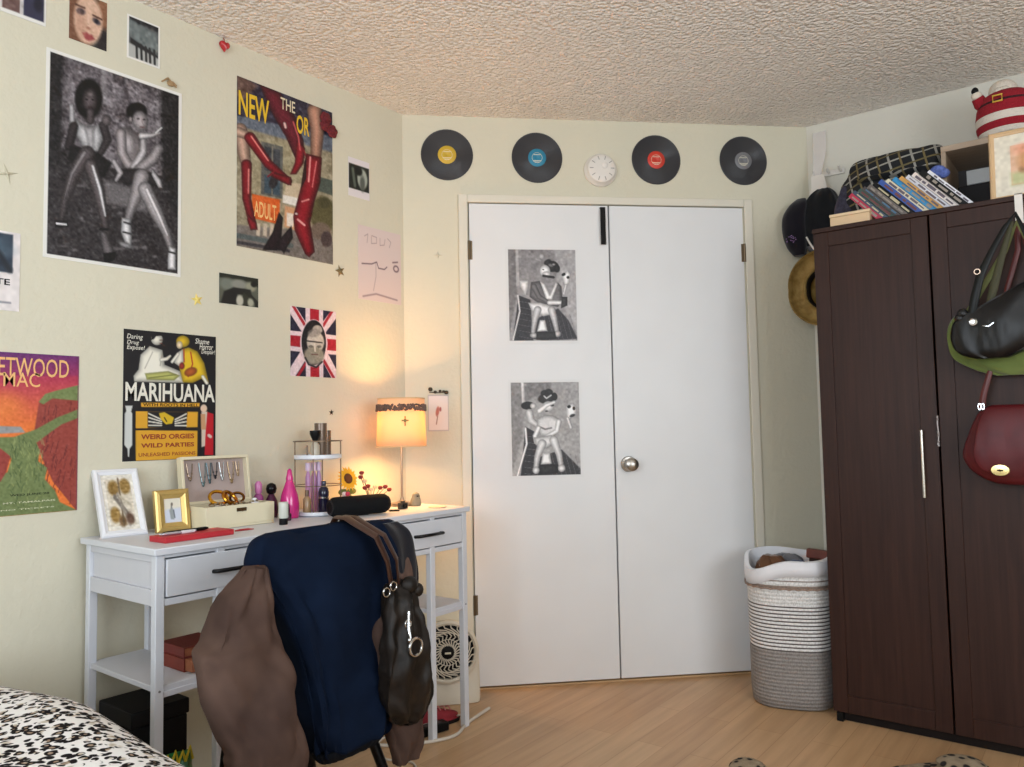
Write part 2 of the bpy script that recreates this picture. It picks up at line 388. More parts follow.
a.line([(183,388),(206,460),(222,540),(236,610)],[20,19,13,9],(100,92,94),6); a.line([(190,390),(212,460),(228,540)],[5,6,4],(226,224,226),5,.9)
a.poly([(210,585),(232,590),(256,650),(240,680),(222,660)],(110,104,106),5); a.poly([(222,655),(262,650),(256,675),(226,688)],(22,20,22),4); a.line([(213,582),(236,582)],4,(20,18,20),3)
a.poly([(74,556),(112,556),(116,576),(76,578)],(24,22,24),4); a.line([(80,565),(108,568)],3,(226,224,226),3)
# second seated figure
a.ell(325,222,32,28,(24,22,24),0,6); a.ell(336,250,24,32,(176,168,170),-12,6); a.ell(330,244,4,2.5,(40,34,36),0,3); a.ell(348,246,4,2.5,(40,34,36),0,3); a.line([(341,246),(344,258)],2,(140,130,132),4); a.line([(336,269),(347,269)],1.8,(110,80,82),3); a.ell(306,246,6,10,(150,142,144),0,4)
a.poly([(268,275),(300,268),(330,290),(348,330),(330,385),(285,395),(268,350)],(140,132,134),8); a.ell(300,320,20,40,(186,180,182),-10,16,.7)
a.line([(276,290),(280,350),(300,385),(350,385)],[16,15,14,12],(168,160,162),5); a.line([(318,392),(345,345),(345,305)],[14,12,9],(192,186,188),5); a.line([(392,335),(375,365),(330,400)],[16,18,16],(156,150,152),6)
a.line([(340,296),(372,294),(396,286)],[11,7,4],(200,196,198),4); a.line([(384,286),(402,270)],2,(220,220,220),3)
a.poly([(240,400),(330,395),(400,420),(396,450),(290,445)],(52,48,50),8); a.line([(255,375),(275,410),(262,432)],[8,9,6],(176,170,172),4); a.poly([(372,395),(400,430),(405,455),(392,455),(370,415)],(190,186,188),4)
a.line([(340,420),(322,480),(304,530),(292,580)],[24,20,14,9],(166,160,162),5); a.line([(350,458),(385,530),(415,590),(434,650)],[22,20,13,9],(176,170,172),5); a.line([(356,460),(392,535),(420,600)],[6,6,4],(226,222,224),6,.8)
a.poly([(278,545),(306,550),(310,600),(308,634),(288,622),(276,590)],(214,212,214),4); a.poly([(424,630),(446,640),(446,706),(420,704),(420,670)],(216,214,216),4); a.ell(290,630,26,8,(170,168,170),20,5,.8)
a.shade=0; a.line([(286,560),(306,566)],3,(60,58,60),3);a.line([(284,590),(308,596)],3,(60,58,60),3);a.line([(424,650),(444,655)],3,(60,58,60),3)
a.noise(7,110); a.C=(a.C-95)*1.12+88; a.border(.009,W_)
tag(a.build('photo_poster',None,onleft(.866,1.565),LW),'large black and white poster of two seated women, on left wall','poster')
# --- magazine cover poster with red boots
q=[(40,30),(410,138),(410,737),(48,678)]
a=Art(.409,.592,q,(150,140,116),.0026)
a.noise(8,20)
a.poly([(38,25),(415,135),(415,240),(38,190)],(44,40,58),8); a.poly([(38,185),(415,235),(415,300),(38,225)],(96,104,118),10); 
a.poly([(38,25),(80,40),(120,62),(70,120),(38,110)],(110,80,66),14,.8)
a.poly([(100,270),(300,270),(300,490),(100,480)],(158,148,120),8); a.noise(9,50)
a.poly([(134,278),(216,292),(216,494),(134,480)],(92,92,88),5); a.poly([(146,296),(206,306),(206,395),(146,388)],(58,62,68),5); a.poly([(146,405),(206,412),(206,482),(146,474)],(62,80,92),5); a.line([(176,296),(176,480)],3,(120,116,104),3); a.ell(182,430,16,28,(40,36,40),20,6)
a.poly([(102,482),(206,498),(204,592),(100,572)],(214,96,36),5)
a.poly([(44,600),(300,610),(412,650),(412,737),(44,676)],(118,110,104),8); a.noise(8,36); a.line([(50,640),(250,670)],9,(84,92,92),5); a.line([(50,665),(240,690)],6,(60,56,60),5)
for x in (120,145,170): a.poly([(x,590),(x+14,592),(x+12,640),(x-2,636)],(196,180,160),5)
a.poly([(230,430),(300,430),(290,520),(215,500)],(196,178,150),6); a.poly([(218,478),(278,488),(272,520),(216,508)],(226,220,210),4); a.poly([(225,520),(280,530),(262,610),(222,600)],(200,150,110),6); a.poly([(232,545),(262,550),(256,600),(232,596)],(226,214,200),4)
a.poly([(335,395),(412,410),(412,470),(335,450)],(76,84,76),6); a.ell(372,545,48,72,(88,82,52),0,8); a.ell(362,610,40,34,(112,96,84),0,8); a.ell(385,640,22,30,(70,56,56),0,6); a.ell(376,500,24,20,(70,66,42),0,6)
# legs and boots
a.shade=.6
a.line([(55,240),(70,330),(78,372)],[26,24,18],(196,160,140),5); a.line([(50,250),(88,262)],[20,16],(200,166,146),5)
a.line([(80,372),(82,500),(104,590)],[20,16,14],(128,22,34),4); a.poly([(88,560),(120,590),(124,616),(98,618),(84,580)],(128,22,34),4); a.line([(88,390),(88,480)],3,(206,120,116),3)
a.line([(92,268),(160,362),(240,424)],[22,18,12],(134,20,34),4); a.poly([(180,392),(248,408),(250,440),(236,440),(170,410)],(120,18,30),4); a.line([(96,262),(160,350)],3,(220,130,124),3); a.line([(185,390),(160,412)],3,(120,18,30),3)
a.poly([(122,50),(205,78),(262,170),(296,260),(300,330),(262,330),(225,250),(165,150)],(98,24,40),5); a.poly([(268,260),(302,290),(296,350),(268,396),(244,398),(262,350)],(142,22,36),4); a.line([(222,200),(226,215)],6,(230,190,184),3); a.line([(255,190),(276,250),(282,300)],3,(196,90,92),4); a.line([(296,300),(318,350)],3,(120,18,30),3)
a.line([(340,140),(350,210),(345,310)],[30,28,22],(188,140,118),6)
a.poly([(306,310),(368,322),(362,420),(338,500),(322,580),(340,690),(318,712),(302,700),(262,612),(256,560),(286,440)],(136,20,34),4)
a.poly([(300,340),(306,330),(306,410),(286,450)],(40,14,20),4); a.line([(322,325),(316,420)],3.5,(228,150,146),3); a.line([(346,340),(330,440)],2.5,(206,110,110),3); a.line([(290,500),(316,490)],3,(226,150,146),3); a.line([(274,570),(300,590)],4,(224,160,156),3); a.ell(268,548,7,5,(230,200,196),0,3)
a.poly([(202,546),(218,566),(212,640),(196,690),(142,690),(180,620)],(36,22,28),4); a.poly([(250,594),(256,640),(232,680),(222,704),(216,690),(186,684),(212,640)],(34,22,30),4)
a.noise(7,90); t=a.build('magazine_cover_poster',None,onleft(1.463,1.702),LW); tag(t,'tall colour magazine cover poster of glossy red boots above street scene on left wall','poster')
def pxuv(quad,w,h):
    Hh=hom(quad,[(0,0),(1,0),(1,1),(0,1)])
    def f(x,y):
        p=Hh@np.array([x,y,1.]); return p[0]/p[2]*w,(1-p[1]/p[2])*h
    return f
M_yel=mat('yellow_ink',(226,186,40),.5,var=.02); M_cream=mat('cream_ink',(226,214,184),.5,var=.02)
f=pxuv(q,.409,.592)
def ptext(name,s,m,par,f,bl,tr,off=0,y=-.0018,**k):
    x0,z0=f(*bl); x1,z1=f(*tr); return text(name,s,m,par,x0,z0,x1-x0,z1-z0,y=y,off=off,**k)
ptext('title_lettering','NEW',M_yel,t,f,(48,182),(162,118),.02)
ptext('title_lettering','THE',M_cream,t,f,(206,142),(262,112),.01)
ptext('title_lettering','OR',M_yel,t,f,(268,232),(318,172),.02)
ptext('sign_lettering','ADULT',mat('pale_orange_ink',(240,196,130),.5,var=.02),t,f,(110,566),(192,522),.01)
# --- vintage film poster
q=[(42,47),(515,85),(511,703),(35,725)]
a=Art(.299,.395,q,(26,24,28),.0022)
WH=(226,222,208); YE=(214,178,40); OR=(222,164,48); RD=(176,42,36)
a.shade=.38; a.poly([(128,180),(175,135),(240,155),(252,230),(330,262),(352,322),(96,318),(92,288),(118,255)],WH,4)
a.ell(212,100,30,30,WH,0,4); a.poly([(182,104),(188,76),(214,66),(240,76),(236,82),(208,84),(196,100)],(26,24,28),3); a.line([(226,104),(240,104)],2,(90,60,50),3); a.line([(226,120),(238,120)],2,(120,60,50),3); a.line([(240,128),(252,132)],3,(60,40,30),3); a.line([(190,165),(150,250)],2,(120,110,96),3,.6); a.line([(240,170),(228,235)],2,(120,110,96),3,.6)
a.line([(235,205),(262,200),(280,185)],[10,9,6],WH,4); a.poly([(150,275),(270,262),(330,285),(300,310),(160,308)],(190,190,110),5); a.line([(170,298),(310,280)],3,(120,120,60),4)
a.poly([(340,150),(375,140),(420,160),(455,220),(478,320),(462,325),(440,300),(395,322),(345,320),(330,260),(318,210)],YE,4); a.poly([(320,165),(345,150),(352,210),(330,240),(300,220)],WH,4); a.ell(345,110,34,30,YE,0,4); a.ell(328,128,16,20,(236,214,176),0,4); a.line([(385,165),(395,225),(372,290)],3,RD,4); a.line([(350,150),(352,215)],3,RD,3); a.ell(385,265,34,22,(176,90,40),-20,6); a.ell(340,235,14,18,(150,50,40),0,5); a.line([(290,215),(320,175)],8,WH,4); a.line([(448,290),(468,322)],9,WH,4)
a.shade=0; a.poly([(130,425),(432,425),(428,444),(132,446)],OR,3); a.poly([(104,468),(422,470),(420,548),(104,555)],OR,3)
a.poly([(165,470),(368,470),(362,552),(165,552)],(26,24,28),3)
for k in range(4): a.line([(170,480+k*20),(235,510+k*10)],3.5,WH,3); a.line([(362,480+k*20),(305,510+k*10)],3.5,WH,3)
a.poly([(222,478),(250,472),(300,500),(290,530),(258,535),(232,510)],YE,4); a.line([(250,500),(262,520)],3,(60,50,20),3)
a.poly([(104,565),(420,566),(418,705),(104,720)],OR,3)
a.poly([(50,440),(88,440),(80,470),(86,480),(86,640),(72,660),(70,700),(64,700),(62,660),(46,640),(48,480),(56,468)],(208,210,206),4)
a.ell(452,452,17,20,(224,196,170),0,4); a.poly([(440,470),(470,468),(470,640),(440,650)],(212,196,180),5); a.poly([(470,470),(502,480),(500,690),(455,690),(462,560)],(186,26,40),4); a.line([(478,590),(486,596)],8,(216,190,180),4); a.poly([(436,480),(460,480),(462,560),(438,560)],(200,150,110),4)
t=a.build('film_poster',None,onleft(1.089,.99),LW); tag(t,'black and orange vintage film poster reading MARIHUANA on left wall above desk','poster')
f=pxuv(q,.299,.395); M_wi=mat('white_ink',(232,228,214),.5,var=.02); M_ri=mat('red_ink',(150,52,30),.5,var=.02); M_ki=mat('black_ink',(26,24,26),.5,var=.02)
ptext('title_lettering','MARIHUANA',M_wi,t,f,(50,416),(508,332),.022)
ptext('slogan_lettering','WEIRD ORGIES',M_ri,t,f,(130,612),(402,580),.03)
ptext('slogan_lettering','WILD PARTIES',M_ri,t,f,(130,655),(402,624),.03)
ptext('slogan_lettering','UNLEASHED PASSIONS',M_ri,t,f,(118,700),(408,670),.01)
ptext('slogan_lettering','Daring',M_wi,t,f,(58,104),(140,78),.005,shear=.2); ptext('slogan_lettering','Drug',M_wi,t,f,(58,130),(120,108),.005,shear=.2); ptext('slogan_lettering','Expose!',M_wi,t,f,(58,158),(150,134),.005,shear=.2)
ptext('slogan_lettering','Shame',M_wi,t,f,(408,120),(480,98),.005,shear=.2); ptext('slogan_lettering','Horror',M_wi,t,f,(430,150),(500,124),.005,shear=.2); ptext('slogan_lettering','Despair!',M_wi,t,f,(440,178),(510,154),.005,shear=.2)
ptext('slogan_lettering','WITH ROOTS IN HELL',M_ki,t,f,(140,442),(425,429),.02)
# --- rock band poster (left edge of frame)
q=[(-181,18),(352,48),(335,725),(-200,770)]
a=Art(.29,.434,q,(150,60,90),.0022)
a.grad(20,(96,40,112),130,(150,44,92)); m_=np.clip((a.Y-130)/10,0,1); a.grad(130,(176,50,84),360,(232,120,52),m_)
a.ell(10,270,90,60,(240,140,60),0,60,.6)
a.poly([(-200,350),(90,360),(110,385),(-200,400)],(150,150,150),5)
a.poly([(172,250),(240,215),(352,180),(352,725),(335,730),(230,600),(170,470),(150,380)],(150,64,54),5)
for k in range(60):
    x=RNG.uniform(190,345); y=RNG.uniform(250,640); a.line([(x,y),(x-RNG.uniform(4,16),y+RNG.uniform(20,60))],1.6,(96,34,34),3,.8)
a.poly([(170,250),(200,215),(250,200),(350,175),(352,245),(230,235),(190,262)],(118,132,80),4)
a.poly([(-200,410),(60,405),(160,370),(250,320),(352,280),(352,318),(270,350),(220,385),(160,430),(175,470),(165,510),(205,540),(195,590),(240,640),(260,690),(335,725),(-200,770),(-200,600),(30,560),(50,500),(0,455),(-200,450)],(112,126,76),5)
a.poly([(-200,440),(0,455),(45,490),(25,560),(0,600),(-200,620)],(150,60,50),5)
for k in range(90):
    x=RNG.uniform(40,190); y=RNG.uniform(400,700); a.line([(x,y),(x+RNG.uniform(-12,12),y+RNG.uniform(14,34))],1.8,(64,82,46) if k%2 else (152,160,100),3,.7)
a.noise(6,60)
a.uvrect(.985,0,1,1,(120,70,100),.5)
t=a.build('band_poster',None,onleft(.675,.86),LW); tag(t,'purple and orange band poster of canyon landscape cut by left edge of the photo','poster')
f=pxuv(q,.29,.434); M_pk=mat('peach_ink',(240,186,120),.5,var=.02)
ptext('title_lettering','FLEETWOOD',M_pk,t,f,(-120,130),(306,66),.004); ptext('title_lettering','MAC',M_pk,t,f,(14,182),(178,124),.003)
M_pg=mat('pale_green_ink',(214,214,180),.5,var=.02)
ptext('date_lettering','WED JUNE 28',mat('dark_green_ink',(40,48,36),.5),t,f,(40,668),(214,645),.01); ptext('date_lettering','MT. TAMALPAIS',M_pg,t,f,(10,700),(240,676),.01); ptext('date_lettering','NO TICKETS',M_pg,t,f,(0,730),(235,706),.01)
# --- flag print
q=[(92,70),(500,105),(500,700),(90,680)]
a=Art(.206,.252,q,(38,36,58),.0022)
PW=(226,206,212); PR=(168,32,48)
for (x0,y0,x1,y1) in ((92,70,240,300),(500,100,350,300),(90,680,240,440),(500,700,370,460)):
    a.line([(x0,y0),(x1,y1)],38,PW,4)
for (x0,y0,x1,y1) in ((112,62,222,240),(470,92,372,250),(150,690,245,540),(490,720,385,540)): a.line([(x0,y0),(x1,y1)],12,PR,4)
a.poly([(225,60),(382,75),(382,705),(225,690)],PW,3); a.poly([(80,285),(510,318),(510,492),(80,460)],PW,3)
a.poly([(265,60),(345,75),(345,705),(265,690)],PR,3); a.poly([(80,325),(510,355),(510,458),(80,420)],PR,3)
a.ell(298,392,122,212,PW,0,4); a.ell(298,385,110,200,(30,28,32),0,4)
a.ell(312,380,78,98,(196,190,180),0,12); a.ell(330,270,44,40,(176,170,162),0,10); a.ell(300,300,60,36,(140,134,128),-15,12,.7)
a.ell(300,500,90,80,(146,142,128),0,20); a.line([(230,372),(372,385)],6,(40,38,40),5); a.ell(270,420,22,12,(90,86,80),0,6,.8); a.ell(345,420,22,12,(90,86,80),0,6,.8); a.line([(306,400),(308,460)],6,(220,214,204),6); a.line([(280,490),(330,492)],6,(110,80,76),5)
a.noise(8,40); a.line([(220,520),(250,580),(318,604),(370,556)],8,(40,38,42),6)
tag(a.build('flag_print',None,onleft(1.679,1.27),LW),'small red, white and blue flag print with oval grey portrait on left wall','print')
# --- small prints
def small(w,h,loc,paint,label,bg=(60,60,58),res=.0022,bord=0,name='photo_print',rotz=LW,cat='photo print',**k):
    a=Art(w,h,[(0,0),(100,0),(100,100),(0,100)],bg,res); paint(a)
    if bord:a.border(bord,W_)
    return tag(a.build(name,None,loc,rotz,**k),label,cat)
def p_face(a):
    a.ell(20,60,40,80,(120,80,60),0,20); a.ell(90,30,26,40,(140,96,70),0,14); a.ell(92,85,18,30,(40,34,36),0,8); a.ell(50,50,38,50,(214,176,152),10,8); a.ell(30,38,12,7,(70,60,70),-10,4); a.ell(32,38,5,5,(20,20,30),0,3); a.ell(72,46,11,6,(76,66,72),10,4); a.ell(72,46,4,4,(20,20,30),0,3)
    a.line([(16,28),(40,28)],2,(80,50,40),3); a.line([(62,36),(86,38)],2,(80,50,40),3); a.line([(50,40),(50,64)],3,(224,190,170),4,.6); a.ell(50,66,6,3,(170,120,100),0,3); a.poly([(34,80),(46,75),(52,78),(60,77),(68,84),(52,92),(42,90)],(156,70,72),5); a.ell(30,60,14,26,(186,140,118),0,14,.6); a.noise(7,22)
small(.105,.148,onleft(.924,2.211),p_face,'colour close-up print of woman with red lips near ceiling on left wall')
def p_street(a):
    a.poly([(0,0),(100,0),(100,16),(0,12)],(40,40,44),5); a.poly([(8,10),(85,22),(96,55),(90,70),(12,50),(2,30)],(112,120,120),6); a.noise(12,12); a.poly([(10,52),(95,72),(95,80),(10,66)],(34,34,36),4); a.poly([(0,64),(100,78),(100,100),(0,100)],(180,180,176),5)
    for x in (28,42,56,68,82): a.line([(x,62),(x+2,92)],3.5,(40,40,42),3)
small(.103,.137,onleft(1.089,2.217),p_street,'small grey print of dark shapes with white border, third picture from left along ceiling',(90,92,94),bord=.006)
def p_two(a):
    a.poly([(0,0),(44,0),(44,100),(0,100)],(220,216,214),2); a.poly([(6,0),(42,0),(42,30),(6,30)],(200,200,206),3); a.line([(12,12),(36,12)],2.5,(40,40,44),3); a.line([(12,22),(36,22)],2.5,(40,40,44),3); a.poly([(4,58),(42,58),(42,92),(4,92)],(110,84,80),3); a.noise(10,14); a.poly([(50,0),(96,0),(96,92),(50,92)],(52,52,74),3); a.ell(70,30,14,22,(90,92,116),0,10,.8); a.ell(82,58,10,16,(30,30,44),0,8)
    a.poly([(96,0),(100,0),(100,100),(96,100)],W_,1); a.poly([(0,93),(100,93),(100,100),(0,100)],W_,1)
small(.113,.135,onleft(.75,2.218),p_two,'two-panel blue and white print in the top left corner of the photo',(200,196,194))
def p_gig(a):
    a.poly([(0,3),(90,3),(90,52),(0,52)],(44,56,72),2); a.ell(60,22,28,14,(90,110,124),0,12,.7); a.noise(8,14); a.line([(10,48),(30,30),(50,46),(70,28),(86,48)],4,(28,34,44),5)
    a.line([(10,78),(50,78),(56,75)],1.2,(50,50,54),2); a.line([(62,90),(88,90)],1,(120,120,130),2)
t=small(.175,.213,onleft(.635,1.405),p_gig,'white flyer with blue picture and black lettering on left wall at the left edge',(228,220,218),name='gig_flyer',cat='flyer')
text('flyer_lettering','GAZETTE',M_ki,t,.02,.068,.132,.017,off=.02,y=-.0018)
def p_elv(a):
    a.poly([(0,0),(100,0),(100,30),(60,12),(0,16)],(40,42,34),5); a.ell(20,34,18,20,(116,122,112),0,10); a.ell(50,30,20,16,(140,140,130),0,8); a.ell(80,32,14,16,(150,150,130),0,8); a.poly([(4,100),(12,60),(36,42),(80,42),(82,60),(46,64),(42,100)],(34,32,30),5); a.line([(68,60),(66,100)],8,(50,50,42),4); a.line([(70,54),(96,84),(98,98)],6,(38,38,32),4); a.ell(52,84,9,18,(190,186,170),0,4); a.ell(80,86,8,14,(172,170,150),0,5); a.ell(88,22,8,10,(30,30,26),0,4)
small(.148,.101,onleft(1.399,1.5),p_elv,'small dark green-black landscape-format print below the red boots poster',(90,92,80))
def p_mini(a):
    a.uvrect(0,0,1,1,(228,220,222)); a.poly([(2,16),(98,16),(98,80),(2,80)],(30,34,30),3); a.ell(66,48,24,26,(170,176,164),0,7); a.ell(66,60,12,20,(90,94,88),0,8); a.line([(20,30),(30,70)],6,(90,98,88),6); a.ell(48,30,18,12,(24,26,24),0,5)
small(.108,.155,onleft(1.95,1.99),p_mini,'tiny instant photo with white border between red boots poster and corner',(228,220,222),name='instant_photo')
def p_note(a):
    a.uvrect(0,0,1,1,(222,204,200)); c=(110,86,96)
    for P in ([(14,14),(22,10),(20,22)],[(30,12),(30,22),(42,20),(42,12),(31,11)],[(50,12),(50,22),(60,20),(62,12)],[(68,10),(76,14),(72,22)]): a.line(P,.3,c,1.3,.7)
    a.line([(8,52),(30,50),(42,46),(46,54),(60,54),(66,50)],.6,(80,60,70),1.6); a.line([(40,46),(40,66),(34,86)],.4,c,1.4,.6); a.ell(88,50,7,5,(100,76,86),0,2,.9); a.ell(88,50,4.5,3,(222,204,200),0,2); a.line([(10,96),(40,90),(90,94)],1,c,2,.6); a.line([(80,42),(92,40)],.8,c,2)
small(.23,.296,onleft(1.997,1.588),p_note,'pale pink handwritten note sheet near the corner of the left wall',(222,204,200),name='handwritten_note',cat='note',mt=M_artm)
# two monochrome prints on the closet door
def dframe(a): a.border(.012,(224,224,226))
q=[(40,55),(540,55),(550,720),(50,720)]
a=Art(.315,.415,q,(140,130,138),.0026); 
a.grad(60,(128,116,124),500,(150,138,144)); a.poly([(55,60),(110,60),(120,380),(60,700)],(118,106,112),12,.8); a.poly([(110,60),(128,60),(135,320),(115,330)],(178,168,172),6,.7)
a.poly([(380,70),(535,70),(540,700),(500,560),(400,400)],(168,158,164),14,.7); a.noise(7,30)
a.poly([(130,390),(210,420),(230,700),(90,700)],(62,54,70),6); a.poly([(400,480),(470,560),(535,690),(300,700),(230,690),(230,560)],(66,56,74),8)
for k in range(7): a.line([(130,430+k*40),(230,450+k*40)],1.5,(110,100,116),2,.7); a.line([(300+k*30,520),(340+k*32,700)],1.5,(110,100,116),2,.7)
a.shade=.38; a.line([(126,392),(138,500),(92,695)],5,(200,190,194),4); a.poly([(132,285),(200,285),(200,330),(180,400),(140,330)],(206,198,202),5)
a.ell(362,190,44,38,(58,50,54),0,8); a.ell(330,160,26,18,(66,58,62),-30,8); a.ell(395,205,20,26,(50,44,48),0,7); a.ell(312,222,36,42,(222,216,220),0,6); a.ell(322,244,30,20,(206,198,202),0,6); a.ell(300,212,6,4,(50,44,48),0,3); a.ell(352,182,20,12,(120,110,116),20,6); a.ell(372,176,12,8,(150,140,146),0,5); a.ell(290,120,18,20,(190,180,186),0,8,.7); a.line([(280,150),(250,140)],4,(170,160,166),8,.6)
a.line([(300,255),(370,265)],8,(50,42,46),5)
a.poly([(215,300),(275,290),(340,400),(400,300),(425,330),(430,420),(400,470),(260,440),(205,400)],(112,100,106),6)
a.poly([(275,290),(310,310),(345,385),(385,300),(400,310),(360,420),(320,420)],(214,206,208),5)
a.line([(235,330),(270,400),(340,440)],[20,16,12],(120,108,114),5); a.line([(340,440),(420,440),(445,430)],[16,14,16],(206,198,202),5); a.poly([(425,400),(465,400),(465,460),(420,480)],(70,60,66),5); 
a.poly([(195,440),(280,440),(370,470),(360,520),(300,535),(220,500)],(206,198,202),5)
a.line([(260,490),(240,560),(228,640)],[26,20,14],(190,180,186),5); a.line([(355,490),(375,560),(392,640)],[26,20,14],(190,180,186),5); a.poly([(275,560),(310,560),(325,635),(255,640)],(228,222,226),6)
a.ell(232,665,26,18,(178,168,174),0,5); a.ell(395,655,24,22,(180,170,176),0,5); a.poly([(250,640),(380,640),(385,690),(250,695)],(62,54,62),6)
a.poly([(425,250),(470,215),(490,240),(480,300),(455,340),(440,300)],(214,208,212),5); a.ell(440,245,14,10,(40,34,38),-30,4); a.ell(470,265,10,10,(46,40,44),0,4); a.line([(455,320),(440,380)],8,(190,182,186),4)
a.noise(4,50); a.C=a.C.mean(-1,keepdims=True)*.8+a.C*.2; a.C=(a.C-120)*1.35+124; a.border(.012,(226,226,226))
tag(a.build('photo_print',None,CW(.382,1.426,.0085),CWR),'upper black and white print of robed seated figure holding paper on the white door','photo print')
q=[(55,60),(525,58),(535,690),(62,692)]
a=Art(.315,.415,q,(150,140,142),.0026)
a.grad(60,(150,140,142),500,(160,150,148)); a.poly([(62,60),(140,60),(150,400),(66,690)],(128,118,118),14,.7); a.poly([(138,70),(155,70),(165,210),(145,210)],(210,204,204),6,.8); a.poly([(155,75),(330,75),(330,130),(155,200)],(110,102,106),16,.6); a.noise(7,30)
a.poly([(165,360),(235,400),(240,690),(130,690)],(60,54,68),6); a.poly([(395,510),(520,640),(525,690),(240,690),(240,560)],(64,58,70),8)
for k in range(7): a.line([(160,420+k*40),(235,430+k*40)],1.5,(120,112,124),2,.7); a.line([(300+k*30,540),(340+k*30,690)],1.5,(120,112,124),2,.7)
a.shade=.38; a.line([(165,370),(172,470),(112,672)],7,(212,206,208),4)
a.ell(300,178,54,34,(64,56,60),-10,8); a.ell(282,142,20,14,(54,48,52),-30,6); a.ell(318,136,24,16,(60,52,56),20,6); a.ell(350,170,20,26,(44,38,40),0,6); a.ell(312,232,38,34,(212,206,206),0,6); a.line([(285,165),(300,180),(330,160)],4,(190,184,186),5); a.ell(335,225,12,7,(60,52,54),0,4); a.line([(255,260),(300,225),(350,205)],[16,13,10],(220,214,214),5); a.ell(300,262,9,5,(70,60,62),0,4); a.ell(180,225,42,26,(48,40,44),0,5); a.ell(215,228,20,20,(200,192,192),0,5)
a.line([(190,270),(200,320),(240,350)],[24,22,18],(198,190,190),6)
a.poly([(240,310),(290,285),(340,290),(385,315),(370,400),(330,440),(260,420),(235,360)],(190,182,182),6); a.line([(250,360),(290,378),(330,370)],5,(120,110,112),6); a.line([(378,330),(365,390),(290,430),(250,450)],[16,15,13,10],(212,206,206),5); a.line([(248,370),(225,420),(232,460)],[15,15,14],(214,208,208),5)
a.poly([(215,430),(330,415),(350,470),(300,500),(230,480)],(196,188,188),6)
a.line([(270,470),(240,550),(228,630)],[28,20,15],(202,194,196),5); a.line([(345,450),(378,540),(392,630)],[28,20,15],(202,194,196),5); a.poly([(275,530),(320,530),(330,600),(260,605)],(226,222,222),6); a.ell(230,640,22,24,(204,198,200),0,5); a.ell(394,630,24,24,(206,200,202),0,5); a.poly([(255,605),(370,605),(370,660),(250,665)],(60,54,60),6)
a.poly([(425,235),(470,210),(495,240),(490,290),(460,300),(440,340),(430,300)],(220,214,216),5); a.ell(445,235,12,10,(40,36,38),-20,4); a.ell(476,246,9,12,(36,32,34),0,4); a.ell(466,292,18,9,(60,54,56),-20,4); a.line([(435,310),(455,370)],10,(196,188,190),5)
a.noise(4,50); a.C=a.C.mean(-1,keepdims=True)*.8+a.C*.2; a.C=(a.C-120)*1.35+124; a.border(.012,(226,226,226))
tag(a.build('photo_print',None,CW(.383,.857,.0085),CWR),'lower black and white print of seated figure with raised arm on the white door','photo print')
# paper note by the lamp
def p_card(a):
    a.uvrect(0,0,1,1,(200,190,186)); a.uvrect(.04,.03,.96,.97,(240,226,220)); a.ell(46,46,8,14,(190,120,110),20,4); a.line([(46,60),(40,80)],2,(150,110,96),3); a.ell(60,40,5,6,(170,100,100),0,3)
small(.086,.152,CW(.047,1.062,.002),p_card,'small pale card with pink flower drawing hanging on wall beside table lamp',name='art_card',rotz=CWR,cat='card',mt=M_artm)
b=B(); 
for x,z,r in((.02,0,.007),(.04,.004,.006),(.0,.012,.009),(.066,-.002,.009),(.055,.002,.006)): b.ball((x,-.008,z),(r,r*.6,r),0,10,6)
b.tube([(-.005,-.006,0),(.03,-.008,-.003),(.07,-.006,0)],.002,6)
tag(obj('flower_clip',b,mat('dark_bronze',(70,60,44),.5,.4),None,CW(.058,1.225,0),CWR),'dark flowered clip above the small card beside the lamp','clip')
# ============================================================ wall ornaments
def vinyl_mat():
    m,nt,b,tc=nodes('vinyl_grooves'); 
    sp=N(nt,'ShaderNodeSeparateXYZ'); nt.links.new(tc.outputs['Object'],sp.inputs[0])
    cb=N(nt,'ShaderNodeCombineXYZ'); nt.links.new(sp.outputs['X'],cb.inputs['X']); nt.links.new(sp.outputs['Z'],cb.inputs['Y'])
    w=N(nt,'ShaderNodeTexWave',wave_type='RINGS',rings_direction='SPHERICAL'); w.inputs['Scale'].default_value=160; nt.links.new(cb.outputs[0],w.inputs['Vector'])
    bp=N(nt,'ShaderNodeBump'); bp.inputs['Strength'].default_value=.5; bp.inputs['Distance'].default_value=.001; nt.links.new(w.outputs['Fac'],bp.inputs['Height']); nt.links.new(bp.outputs['Normal'],b.inputs['Normal'])
    b.inputs['Base Color'].default_value=rgba((54,54,58)); b.inputs['Roughness'].default_value=.32; return m
M_vinyl=vinyl_mat()
MX=Matrix.Rotation(PI/2,3,'X')
